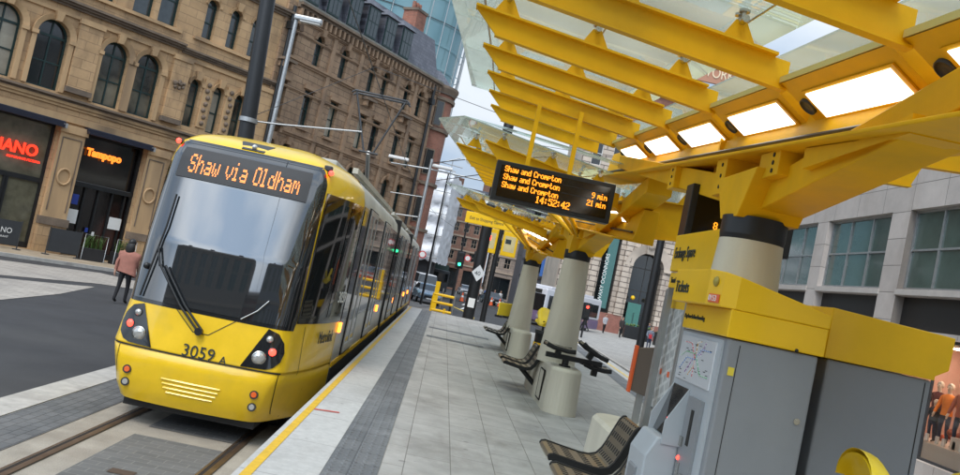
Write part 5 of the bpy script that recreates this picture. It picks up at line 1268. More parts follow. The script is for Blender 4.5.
# yellow gate rail at the platform end
t=thing('yellow_barrier_rail','yellow tubular barrier rails at the end of the platform','barrier',(-.15,34.2,.15)); t.scale=(.8,.8,.78)
b=MB()
for x in (-.12,.55): b.tube([(x,0,0),(x,0,1.9 if x<0 else 1.2)],.06,YELT,8)
for x in (.3,.95): b.tube([(x,.5,0),(x,.5,2.2)],.035,GALV,8)
b.build('post',None,t)
b=MB()
for z in (1.05,1.45,1.85): b.tube([(-.12,0,z),(.9,0,z)],.07,YELT,8)
b.box((-.12,-.05,1.0),(.1,.05,2.5),YELT); b.build('rail',None,t)
def signal(x,y,h,lamp,label,sign=True,group='traffic signals at the junction'):
    t=thing('traffic_signal',label,'traffic light',(x,y,0),0,group)
    b=MB(); b.tube([(0,0,0),(0,0,h)],.07,BLK,8); b.build('post',None,t)
    b=MB(); b.box((-.17,-.28,h-.95),(.17,-.05,h),BLK,bev=.03); b.box((-.26,-.06,h-1.05),(.26,-.03,h+.1),BLK); b.build('signal_head',None,t)
    for k,(mm,nm) in enumerate(((LRED,'red'),(None,'amber'),(LGRN,'green'))):
        zz=h-.18-.3*k; on_=(nm==lamp); b=MB(); b.cyl((0,-.27,zz),.10,.04,mm if on_ else SLOT,14,axis='Y'); b.build('lamp',None,t)
    if sign:
        b=MB(); b.cyl((.46,-.08,h-.3),.22,.03,mat('sign_red_ring',(.55,.03,.03),.4),20,axis='Y'); b.cyl((.46,-.112,h-.3),.16,.01,WHITE,20,axis='Y'); b.box((.17,-.06,h-.34),(.4,-.04,h-.26),BLK); b.build('round_sign',None,t)
    return t
signal(-1.95,50,3.55,'green','green traffic light with round sign just beyond the tram',True)
signal(.8,56,4.0,'green','traffic light on a thin post with round sign beside the junction',True)
signal(2.8,88,5.2,'green','farther green traffic light in front of the brick buildings',False)
signal(-.6,92,7.0,'red','red traffic light far down the street left of the roadway',False)
signal(3.9,108,8.4,'red','red traffic light far down the street near the middle',False)
signal(9.9,58,2.4,'red','low traffic light showing red on the footway of the arched building',False)
t=pole('thin_post','very thin dark post beyond the tram in front of the wrapped scaffold',-1.2,60,0,9.4,.09,BLK,.05,'post')
t=pole('thin_post','thin dark post rising in front of the far brick buildings',2.9,75,0,9.0,.10,BLK,.07,'post')
t=pole('thin_post','thin dark post left of the far brick buildings, beside the road',.9,66,0,8.0,.09,BLK,.06,'post')
# wires
wire('span_wire',[(-1.9,46,8.1),(1.3,34.6,7.6)],.022,'span wire from the grey lamp column to the thick black mast')
wire('span_wire',[(1.2,34.6,6.9),(-3,62,8.5)],.022,'long span wire running from the thick mast towards the far end of the stone building')
wire('span_wire',[(-5.2,20,5.05),(-2.62,20.2,6.9),(1.8,22,6.6)],.008,'span wire from the near left mast across the tram')
wire('span_wire',[(-3.1,51,10.8),(8,33.5,8.4)],.012,'span wire from the corner turret across the street')
# ------------------------------------------------------------------ wrapped scaffold building
t=thing('wrapped_building','tall building wrapped in crumpled white scaffold sheeting','building',(-2.6,78,0))
SHEET=mat('white_sheeting',(.78,.80,.83),.5,var=.12,scale=.8)
b=MB(); random.seed(3)
def crump(x0,x1,y0,y1,z0,z1,nu,nv):
    vs=[];
    for j in range(nv+1):
        for i in range(nu+1):
            u,v=i/nu,j/nv; dx=random.uniform(-.12,.12); dz=random.uniform(-.12,.12); dy=random.uniform(-.12,.12)+.28*math.sin(v*PI*5)**2
            vs.append((x0+(x1-x0)*u+(dx if 0<i<nu else dx*.3),y0+(y1-y0)*u-dy,z0+(z1-z0)*v+dz))
    b.add(vs,[(j*(nu+1)+i,j*(nu+1)+i+1,(j+1)*(nu+1)+i+1,(j+1)*(nu+1)+i) for j in range(nv) for i in range(nu)],SHEET,True)
crump(-5.5,1.6,0,0,3.2,11.6,26,34); crump(1.6,2.6,0,10,3.2,11.6,18,30); b.build('sheeting',None,t,fix=False)
b=MB(); b.box((-5.4,.9,0),(1.5,10,11.3),DGREY); b.build('core',None,t)
b=MB()
for z in (3.6,5.6,7.6,9.6,11.6): b.tube([(-5.5,-.55,z),(1.65,-.55,z)],.045,GALV,5)
for x in (-5,-3,-1,1.2): b.tube([(x,-.45,0),(x,-.45,12.6+.3*math.sin(x*3))],.045,GALV,5)
b.tube([(-3,-.5,12.3),(2.2,-.3,12.1)],.05,GALV,5); b.tube([(-1,-.5,11.6),(1.8,-.5,12.9)],.05,GALV,5)
b.build('scaffold_tube',None,t)
# ------------------------------------------------------------------ far buildings
FBR=blocks('far_red_brick',(.30,.15,.10),(.36,.18,.12),(.20,.13,.1),.9,.3,'xz',.02,var=.3,stain=(.12,.08,.06,.5,.15))
FTR=mat('far_stone_trim',(.42,.33,.25),.8,var=.2)
def block(name,label,x0,x1,y0,dep,h,m,nx,nz,trim=FTR,zb=4.5,ww=.55,wh=.62,arch_top=False,ang=0,z0=0,extra=None,glassm=None):
    t=thing(name,label,'building',(x0,y0,z0),ang)
    W=x1-x0; ops=[]
    for j in range(nz):
        hh=(h-zb-.8)/nz
        for i in range(nx):
            ww_=W/nx*ww; ops.append(dict(u=(i+.5)*W/nx,w=ww_,z0=zb+j*hh+hh*(1-wh)*.5,z1=zb+j*hh+hh*(1+wh)*.5,arch=arch_top and j==nz-1,rv=.3))
    sh=[dict(u=(i+.5)*W/max(1,nx//2),w=W/max(1,nx//2)*.76,z0=.3,z1=zb-1.0,arch=0,rv=.5) for i in range(max(1,nx//2))] if zb>3 else []
    wall(t,0,W,0,h,ops+sh,m)
    for o in ops: window(t,o,trim,glassm or GLD,2,2,fw=.08)
    for o in sh: window(t,o,BLK,GLD,2,1,fw=.1)
    for k in range(nz+1):
        z=zb-.35+k*(h-zb-.8)/nz; band(t,'string_course',0,W,z,z+.25,.15,trim)
    band(t,'cornice',0,W,h-.5,h,.5,trim,2)
    b=MB(); b.box((0.01,.62,0),(W-.01,dep,h-.05),m); b.build('rear_block',None,t)
    if extra: extra(t,W,h)
    return t
def roofx(t,W,h):
    b=MB(); b.hexa([(0,.3,h),(W,.3,h),(W,7,h),(0,7,h)],[(1,3,h+2.6),(W-1,3,h+2.6),(W-1,5,h+2.6),(1,5,h+2.6)],SLATE); b.build('roof',None,t)
    for x in (W*.2,W*.55,W*.85):
        b=MB(); b.box((x-.6,3.2,h+1),(x+.6,4.2,h+4),FBR); b.build('chimney',None,t)
block('brick_building','long red brick building with stone bands closing the far end of the street',-9,6.2,140,12,14.5,FBR,9,4,extra=roofx)
def domex(t,W,h):
    b=MB(); b.cyl((1.6,1.6,h),1.5,1.2,FTR,16); b.ball((1.6,1.6,h+1.2),1.5,mat('copper_green',(.16,.36,.30),.6,var=.2),16,(1,1,1.15)); b.cyl((1.6,1.6,h+2.9),.1,1.6,MATS['copper_green'],8); b.build('dome',None,t); roofx(t,W,h)
block('domed_building','brown stone building with small green dome at its corner, far down the street',6.6,19,134,12,15.5,blocks('far_brown_stone',(.28,.22,.18),(.34,.27,.22),(.18,.15,.12),1,.4,'xz',.02,var=.3),7,4,extra=domex)
block('dark_shop_building','dark fronted shop building with coloured banners behind the third column',9.5,19.4,112,10,14,mat('dark_facade',(.09,.09,.10),.5,var=.4),6,4,trim=DGREY)
for i,(x,c,l) in enumerate(((10.4,(.5,.05,.08),'red'),(12.0,(.05,.15,.45),'blue'),(13.6,(.10,.35,.16),'green'),(15.3,(.55,.35,.04),'orange'))):
    b=MB(); b.box((x,110.9,4.6),(x+.75,111.0,9.5),mat('banner_'+l,c,.6,var=.2)); o=b.build('street_banner'); tag(o,l+' vertical banner hung on the dark shop building','banner','banners on the dark shop building')
# arched stone building facing the square
t=thing('arched_stone_building','pale rusticated stone building with carved arch doorway facing the square','building',(10.9,84,0))
PST=blocks('pale_rusticated_stone',(.50,.42,.34),(.56,.475,.39),(.16,.13,.11),1.5,.52,'xz',.045,var=.2,stain=(.24,.19,.16,.6,.3),bumpd=.05)
PSM=mat('pale_stone_trim',(.52,.44,.36),.8,var=.2,scale=.8,dirt=(.2,.17,.14,.6))
W=26
ops=[dict(u=2.3,w=1.0,z0=2.0,z1=9.3,arch=0,rv=.7),dict(u=4.7,w=1.7,z0=1.9,z1=9.3,arch=0,rv=.6),dict(u=8.6,w=3.1,z0=.2,z1=8.5,arch=1,rv=1.3),dict(u=13.6,w=2.4,z0=.8,z1=6.6,arch=0,rv=.6),dict(u=18.6,w=3.1,z0=.8,z1=8.5,arch=1,rv=.6),dict(u=23.6,w=2.4,z0=.8,z1=6.6,arch=0,rv=.6)]
upw=[dict(u=1.4+2.05*i,w=1.0,z0=12.1,z1=14.6,arch=0,rv=.4) for i in range(12)]; upw2=[dict(u=1.4+2.05*i,w=1.0,z0=16.0,z1=18.4,arch=0,rv=.4) for i in range(12)]
wall(t,0,W,0,20.5,ops+upw+upw2,PST)
for o in ops: window(t,o,mat('dark_brown_frame',(.03,.025,.02),.5),GLD,2,3,fw=.12)
for o in upw+upw2: window(t,o,WHITE,GLD,1,2,fw=.07)
for o in (ops[2],ops[4]): archivolt(t,o,PSM,.85,.35,key=False,seg=18)
b=MB(); 
for k in range(14): b.ball((8.6+random.uniform(-.45,.45),-.45,9.6+random.uniform(-.7,.8)),.36,PSM,8)
b.hexa([(8.1,-.4,8.4),(9.1,-.4,8.4),(9.1,0,8.4),(8.1,0,8.4)],[(7.8,-.6,10.2),(9.4,-.6,10.2),(9.4,0,10.2),(7.8,0,10.2)],PSM); b.build('carved_keystone',None,t)
band(t,'cornice',0,W,10.6,11.3,.7,PSM,3); band(t,'cornice',0,W,19.6,20.6,.9,PSM,3); band(t,'string_course',0,W,11.7,11.95,.2,PSM); band(t,'string_course',0,W,15.2,15.5,.25,PSM)
b=MB(); b.box((0,-.18,0),(6.9,0,1.9),mat('red_granite_plinth',(.28,.12,.09),.35,var=.3)); b.box((10.3,-.18,0),(W,0,1.6),MATS['red_granite_plinth']); b.build('plinth',None,t)
for x in (3.3,6.4,11.6,15.4,21.2): 
    b=MB(); b.box((x-.35,-.25,1.9),(x+.35,0,10.6),PST); b.build('pilaster',None,t)
b=MB(); b.box((.05,1.45,0),(W-.05,14,20.4),PSM); b.box((.02,.3,20.2),(W-.02,1.6,20.4),PSM); b.build('rear_block',None,t)
TEAL=mat('teal_cloth',(.055,.15,.14),.6,var=.1)
b=MB(); b.box((4.25,-.45,2.3),(5.15,-.40,9.2),TEAL); o=b.build('hanging_banner',None,t)
text_obj('lettering','WAXY OCONNORS',.52,WTXT,o,TM((4.52,-.47,2.9),(0,0,1),(-1,0,0)))
b=MB(); b.box((7.2,-.6,.3),(8.5,-.5,3.4),mat('teal_door_board',(.05,.17,.14),.6,var=.1)); o=b.build('entrance_board',None,t)
text_obj('lettering','waxy oconnors',.30,DTXT,o,TM((7.98,-.62,.6),(0,0,1),(-1,0,0)))
b=MB(); b.ball((7.6,-.3,3.9),.22,YELT,10); b.ball((9.4,-.3,3.9),.22,YELT,10); b.build('door_lamp',None,t)
# entertainment complex behind, with roof lettering
t=thing('brick_complex','tall brick building behind the square carrying large red and cream roof lettering','building',(20,112,0))
b=MB(); b.box((0,0,0),(40,14,32),REDB); b.box((0,-.4,31.2),(40,0,32.2),FTR); b.build('wall',None,t)
b=MB()
for j in range(6):
    for i in range(12): b.box((1.2+i*3.2,-.12,5+j*4.3),(3.2+i*3.2,.0,7.6+j*4.3),GLD)
b.build('window_rows',None,t)
p0=at(669,68,Y=110); p1=at(732,81,Y=110)
b=MB(); wd=(p1.x-p0.x); b.box((p0.x-20.6,-2.4,p0.z-.8),(p0.x-20+wd+.5,-2.0,p0.z+2.1),mat('sign_red_back',(.42,.20,.12),.5)); b.tube([(p0.x-20+.5,-2.2,31),(p0.x-20+.5,-2.2,p0.z)],.15,DGREY); b.tube([(p0.x-20+wd-1,-2.2,31),(p0.x-20+wd-1,-2.2,p0.z)],.15,DGREY); o=b.build('roof_sign',None,t)
text_obj('lettering','PRINTWORKS',2.0,mat('cream_letters',(.75,.62,.42),.5),o,TM((p0.x-20,-2.45,p0.z-.1),(1,0,0),(0,0,1)),squeeze=wd/11.6,depth=.1)
p=at(758,12,Y=108)
t=thing('square_emblem_sign','grey square sign with a round letter emblem seen through the canopy glass','sign',(p.x,108,31))
b=MB(); b.box((-1.9,-.3,p.z-31-2),(1.9,.3,p.z-31+2),mat('emblem_grey',(.30,.33,.36),.5),bev=.1); b.build('panel',None,t)
b=MB(); b.tube([(-.0+1.3*math.cos(2*PI*k/24),-.36,p.z-31+1.3*math.sin(2*PI*k/24)) for k in range(25)],.16,WTXT,6); b.tube([(-.2,-.36,p.z-31-1.3),(-.2,-.36,p.z-31+1.3)],.14,WTXT,6); b.build('emblem',None,t)
b=MB(); b.tube([(-1,.1,0),(-1,.1,p.z-31)],.2,DGREY); b.tube([(1,.1,0),(1,.1,p.z-31)],.2,DGREY); b.build('support',None,t)
# ------------------------------------------------------------------ modern stone building on the right (wall faces the track)
ROSE=blocks('pale_granite_cladding',(.43,.385,.35),(.51,.46,.42),(.20,.18,.16),1.55,.75,'xz',.012,rough=.5,var=.16,stain=(.30,.24,.20,.5,.7,(1,1,.4)),offset=0,bumpd=.004)
ROSEM=mat('granite_sill_trim',(.46,.42,.38),.5,var=.15)
mb_=thing('modern_stone_building','modern pale granite building with gridded windows and dark band behind the cabinets','building',(12,46,0),-PI/2)
# local x runs from far (y=46) towards the camera, local y = +X world
W=62
wins=[]
x=46-42.6
bays=[]
yfar=46
seq=[(42.0,38.3),(37.3,33.6),(32.6,28.55),(27.75,23.72),(22.75,18.7),(17.7,13.7),(12.7,8.7),(7.7,3.7),(2.7,-1.3)]
for a_,c_ in seq: bays.append(((46-a_+46-c_)/2,a_-c_))
ops=[dict(u=u,w=w_,z0=4.60,z1=6.78,arch=0,rv=.38) for u,w_ in bays]+[dict(u=u,w=w_,z0=8.8,z1=11.0,arch=0,rv=.38) for u,w_ in bays]
dark=[dict(u=u,w=w_,z0=3.55,z1=4.42,arch=0,rv=.5) for u,w_ in bays]
shops=[dict(u=u,w=w_,z0=.45,z1=3.40,arch=0,rv=.9) for u,w_ in bays]
wall(mb_,0,W,.1,12.3,ops+dark+shops,ROSE)
WGR=mat('window_greenish_glass',(.060,.095,.082),.07,spec=1.0,var=.35,scale=.8)
for o in ops: window(mb_,o,GALV,WGR,3,2,fw=.07,y=.16)
for o in dark:
    b=MB(); b.box((o['u']-o['w']/2,.25,o['z0']),(o['u']+o['w']/2,.45,o['z1']),mat('dark_louvre',(.015,.013,.012),.5)); b.build('louvre_panel',None,mb_)
for u,w_ in bays:
    b=MB(); b.box((u-w_/2-.05,-.03,4.44),(u+w_/2+.05,.36,4.58),ROSEM); b.build('sill',None,mb_)
for i,o in enumerate(shops):
    f=window(mb_,o,DGREY,GLD if i!=4 else SHOPGL,2,1,fw=.06,y=.2)
b=MB(); b.box((.01,2.4,0),(W-.01,14,12.2),ROSEM); b.box((.01,.45,.1),(.05,2.4,12.2),ROSEM); b.box((.01,.5,12.1),(W,14,12.4),ROSEM); b.build('rear_block',None,mb_)
band(mb_,'cornice',0,W,12.1,12.6,.4,ROSEM,2)
# shop window display (bay between y 18.7 and 22.75)
ds=thing('window_display','lit shop window room with pink walls and cream plinth','shop display',(12.55,18.75,.12))
b=MB(); PINK=mat('display_pink_wall',(.62,.36,.28),.6,var=.08)
b.box((1.55,-.0,.0),(1.6,3.95,3.25),PINK); b.box((0,-.04,.3),(1.6,0,3.25),PINK); b.box((0,3.95,.3),(1.6,3.99,3.25),PINK); b.box((.0,0,3.2),(1.55,3.95,3.25),WHITE); b.build('display_wall',None,ds)
b=MB(); b.box((0,0,0),(1.55,3.95,.75),mat('display_cream',(.66,.58,.50),.5)); b.box((.15,.5,.751),(.8,1.6,1.05),MATS['display_cream']); b.build('display_plinth',None,ds)
b=MB()
for y in (.7,1.8,2.9): b.box((.4,y,3.17),(1.0,y+.5,3.2),mat('shop_downlight',(.8,.7,.6),.4,emit=(1,.82,.65),estr=14))
b.build('downlight',None,ds)
b=MB()
for k in range(9): b.box((.10+.05*(k%2),.3+k*.36,.76),(.14+.05*(k%2),.42+k*.36,.95),WTXT)
b.build('price_card',None,ds)
b=MB()
for k in range(14): b.ball((.45+.3*random.random(),.9+1.9*random.random(),.86+.25*random.random()),.09,(mat('rust_goods',(.30,.07,.03),.6),mat('dark_goods',(.03,.03,.05),.6),ORED)[k%3],8)
b.build('goods_pile',None,ds)
b=MB(); b.tube([(1.50,1.2+.8*math.cos(PI*k/12+.6)*1,2.4+.8*math.sin(PI*k/12+.6)) for k in range(9)],.03,mat('white_neon_arc',(.8,.8,.8),.4,emit=(1,.9,.8),estr=2),6); b.build('arc_light',None,ds)

# ------------------------------------------------------------------ vehicles
TYRE=mat('tyre',(.012,.012,.012),.8)
def wheel(parent,x,y,z,r,w_,m=TYRE):
    b=MB(); b.cyl((x,y,z),r,w_,m,18,axis='X'); o=b.build('wheel',None,parent); b=MB(); b.cyl((x-.01 if w_<0 else x-.005,y,z),r*.6,w_+ (.01 if w_>0 else -.01)*2,GALV,12,axis='X'); b.build('hub',None,o)
def car(label,x,y,rz,m,kind='car',group='vehicles on the far road'):
    t=thing('parked_car' if kind=='car' else 'van',label,kind,(x,y,0),rz,group)
    if kind=='car':
        st=[(-2.1,.55,.72,.78),(-2.05,.35,.80,.84),(-1.3,.30,.95,.88),(-.7,.3,1.0,.88),(0,.28,1.0,.88),(1.2,.3,1.0,.88),(1.9,.35,.95,.84),(2.1,.5,.8,.78)]; roof=[(-1.0,.98,.72),(-.35,1.42,.60),(.9,1.45,.60),(1.75,1.0,.70)]
    else:
        st=[(-2.5,.6,1.0,.85),(-2.4,.4,1.15,.92),(-1.9,.35,1.3,.95),(-1.2,.35,1.3,.95),(0,.35,1.3,.95),(2.3,.35,1.3,.95),(2.45,.45,1.25,.92)]; roof=[(-1.9,1.28,.86),(-1.3,2.05,.76),(2.3,2.1,.78),(2.44,1.28,.88)]
    b=MB(); ring=lambda y,z0,z1,w_:[Vector((-w_,y,z0+.1)),Vector((-w_*.9,y,z0)),Vector((w_*.9,y,z0)),Vector((w_,y,z0+.1)),Vector((w_,y,z1-.12)),Vector((w_*.88,y,z1)),Vector((-w_*.88,y,z1)),Vector((-w_,y,z1-.12))]
    b.loft([ring(*q) for q in st],m,smooth=False); b.build('body',None,t,bevel=.03)
    b=MB(); r=roof; base=r[0][1]
    for (ya,za,wa),(yb,zb,wb) in zip(r,r[1:]):
        pass
    lo=[(-w_*1.08,y) for y,z,w_ in r]; 
    b.hexa([(-r[0][2],r[0][0],r[0][1]-.02),(r[0][2],r[0][0],r[0][1]-.02),(r[3][2],r[3][0],r[3][1]-.02),(-r[3][2],r[3][0],r[3][1]-.02)],[(-r[1][2],r[1][0],r[1][1]-.06),(r[1][2],r[1][0],r[1][1]-.06),(r[2][2],r[2][0],r[2][1]-.06),(-r[2][2],r[2][0],r[2][1]-.06)],TGL); b.build('windows',None,t,bevel=.02)
    b=MB(); b.hexa([(-r[1][2]*1.01,r[1][0],r[1][1]-.065),(r[1][2]*1.01,r[1][0],r[1][1]-.065),(r[2][2]*1.01,r[2][0],r[2][1]-.065),(-r[2][2]*1.01,r[2][0],r[2][1]-.065)],[(-r[1][2]*.9,r[1][0]+.1,r[1][1]),(r[1][2]*.9,r[1][0]+.1,r[1][1]),(r[2][2]*.9,r[2][0]-.1,r[2][1]),(-r[2][2]*.9,r[2][0]-.1,r[2][1])],m); b.build('roof',None,t,bevel=.02)
    L=st[0][0]
    for sg in (-1,1):
        b=MB(); b.box((sg*.45,L-.03,st[0][2]-.18),(sg*.75,L+.1,st[0][2]-.02),WREF,bev=.02); b.build('headlight',None,t)
    b=MB(); b.box((-.42,L-.02,.42),(.42,L+.06,.60),BLK); b.box((-.25,L-.035,.36),(.25,L-.02,.46),WTXT); b.build('grille',None,t)
    for yy in (L+.85,-L-.85):
        for sg in (-1,1): wheel(t,sg*.84-(.1 if sg>0 else -.1),yy,.32,.32,.12*sg)
    return t
car('white van approaching beside the wrapped scaffold building',-1.5,74,R(8),mat('van_white',(.62,.63,.65),.3,coat=.5),'van')
car('pale blue car approaching in front of the white van',-1.05,64,R(10),mat('car_blue',(.20,.30,.40),.25,coat=.6,metal=.3))
car('dark car waiting far down the road in front of the brick buildings',5.9,98,R(15),mat('car_dark',(.03,.035,.05),.25,coat=.6))
car('silver car farthest along the road at the junction',3.2,118,R(5),mat('car_silver',(.35,.37,.40),.25,coat=.6,metal=.4))
t=thing('box_lorry','dark fronted lorry far down the street beneath the scaffold sheeting','lorry',(-.6,88,0),R(8),'vehicles on the far road')
b=MB(); b.box((-1.2,2,.6),(1.2,8,3.3),mat('lorry_green',(.03,.06,.05),.5)); b.build('cargo_box',None,t); b=MB(); b.box((-1.15,0,.5),(1.15,2,2.7),DGREY,bev=.1); b.build('cab',None,t); b=MB(); b.box((-1.0,-.02,1.5),(1.0,.05,2.4),TGL); b.build('windscreen_glass',None,t)
for sg in (-1,1): wheel(t,sg*1.05,.9,.45,.45,.15*sg*-1); wheel(t,sg*1.05,6.5,.45,.45,.15*sg*-1)
# bus
BW=mat('bus_white',(.60,.60,.63),.3,coat=.5); BP=mat('bus_purple',(.17,.12,.21),.35,coat=.4,var=.2)
t=thing('city_bus','white and purple single deck bus on the road behind the concrete columns','bus',(6.9,66,0),R(-33))
b=MB(); b.box((-1.25,0,.35),(1.25,11,1.15),BP,bev=.08); b.box((-1.25,0,1.16),(1.25,11,2.95),BW,bev=.14); b.box((-1.0,1.2,2.95),(1.0,9.6,3.15),BW,bev=.08); b.build('body',None,t)
b=MB(); b.box((-1.15,-.03,1.15),(1.15,.05,2.45),TGL,bev=.02); b.box((-.8,-.035,2.5),(.8,.0,2.8),SLOT); b.build('windscreen_glass',None,t)
for sg in (-1,1):
    b=MB(); b.box((sg*1.235,.5,1.35),(sg*1.27,10.4,2.45),TGL); b.build('side_window',None,t)
    for k in range(1,7):
        b=MB(); b.box((sg*1.26,.5+k*1.42,1.34),(sg*1.278,.56+k*1.42,2.46),BLK); b.build('window_post',None,t)
text_obj('destination','X50',.26,LGRN,t,TM((-.4,-.05,2.56),(1,0,0),(0,0,1)))
text_obj('fleet_name','City',.5,WTXT,t,TM((-1.275,3.6,.55),(0,-1,0),(0,0,1)))
for sg in (-1,1):
    b=MB(); b.box((sg*.7,-.05,.6),(sg*1.05,.03,.85),WREF,bev=.03); b.build('headlight',None,t)
    for yy in (2.4,8.4): wheel(t,sg*1.2,yy,.48,.48,.1*sg*-1)
# yellow crowd barriers and traffic cones on the street
for i in range(6):
    x,y=4.6+i*.95,66+i*2.4
    t=thing('crowd_barrier',('nearest','second','third','fourth','fifth','farthest')[i]+' yellow plastic barrier of the row along the road','barrier',(x,y,0),R(60),'yellow barriers along the road')
    b=MB(); b.box((0,-.04,.15),(1.9,.04,1.15),YBIN,bev=.03); 
    b.build('panel',None,t)
    b=MB()
    for xx in (.25,1.65): b.box((xx-.06,-.3,0),(xx+.06,.3,.15),RUB)
    b.build('foot',None,t)
for i,(x,y) in enumerate(((2.2,86),(2.9,90),(4.9,92),(5.6,93.5),(6.6,95))):
    t=thing('traffic_cone',('leftmost','second','third','fourth','rightmost')[i]+' orange cone of the row on the far road','cone',(x,y,0),0,'orange cones on the far road')
    b=MB(); b.cyl((0,0,.04),.22,.9,ORED,12,r2=.04); b.cyl((0,0,.45),.145,.18,WHITE,12,r2=.108); b.box((-.28,-.28,0),(.28,.28,.04),RUB); b.build('cone',None,t)
# cable drum bits: red lamp posts low
# buildings behind the camera, mirrored in the tram's windscreen
block('facing_building','long dark stone building behind the photographer mirrored in the windscreen',-34,-7,-44,10,20,mat('behind_stone',(.30,.25,.20),.7,var=.3),8,3,extra=roofx,glassm=WGR)
block('facing_glass_building','glass fronted building behind the photographer mirrored in the windscreen',-2,22,-50,12,21,mat('behind_grey',(.30,.31,.32),.6,var=.3),7,4,extra=roofx,glassm=WGR)
block('facing_low_building','low brick building behind the photographer between two taller ones',-7,-2,-47,10,16,REDB,2,2)
for o in [o for o in bpy.data.objects if o.get('label','').find('behind the photographer')>=0]:
    o.rotation_euler=(0,0,PI); o.location.x={'stone':-7,'brick':-2}.get([w_ for w_ in ('stone','brick','glass') if w_ in o['label']][0],22)
    o['label']={'facing_building':'stone office building across the tracks behind the platform','facing_glass_building':'wide glass fronted office building behind the platform end','facing_low_building':'low brick building between the two offices behind the platform'}[o.name]
# ------------------------------------------------------------------ people (facing -y in their own frame)
def skin(name,pts,edges,rad,m,parent,sub=2):
    me=bpy.data.meshes.new(name); me.from_pydata(pts,edges,[]); o=bpy.data.objects.new(name,me); COL.objects.link(o)
    md=o.modifiers.new('s','SKIN'); md.use_smooth_shade=True
    lay=me.skin_vertices[0].data
    for i,r in enumerate(rad): lay[i].radius=(r,r) if not isinstance(r,tuple) else r; lay[i].use_root=(i==0)
    ss=o.modifiers.new('u','SUBSURF'); ss.levels=sub; ss.render_levels=sub
    dg=bpy.context.evaluated_depsgraph_get(); m2=bpy.data.meshes.new_from_object(o.evaluated_get(dg)); bpy.data.objects.remove(o)
    m2.materials.clear()
    for q in (m if isinstance(m,list) else [m]): m2.materials.append(q)
    m2.name=name; r=bpy.data.objects.new(name,m2); COL.objects.link(r); r.parent=parent
    for p in m2.polygons: p.use_smooth=True
    return r
SKIN=mat('skin',(.45,.26,.18),.5,var=.08); SKIND=mat('skin_tan',(.32,.18,.12),.5,var=.08)
HAIRD=mat('dark_hair',(.012,.010,.009),.5,var=.3); HAIRB=mat('brown_hair',(.08,.045,.025),.5); HAIRG=mat('fair_hair',(.35,.26,.16),.5); SHOE=mat('dark_shoe',(.015,.013,.012),.5)
def cloth(name,c): return mat('cloth_'+name,c,.85,var=.25,scale=7,bump=.3,bscale=25)
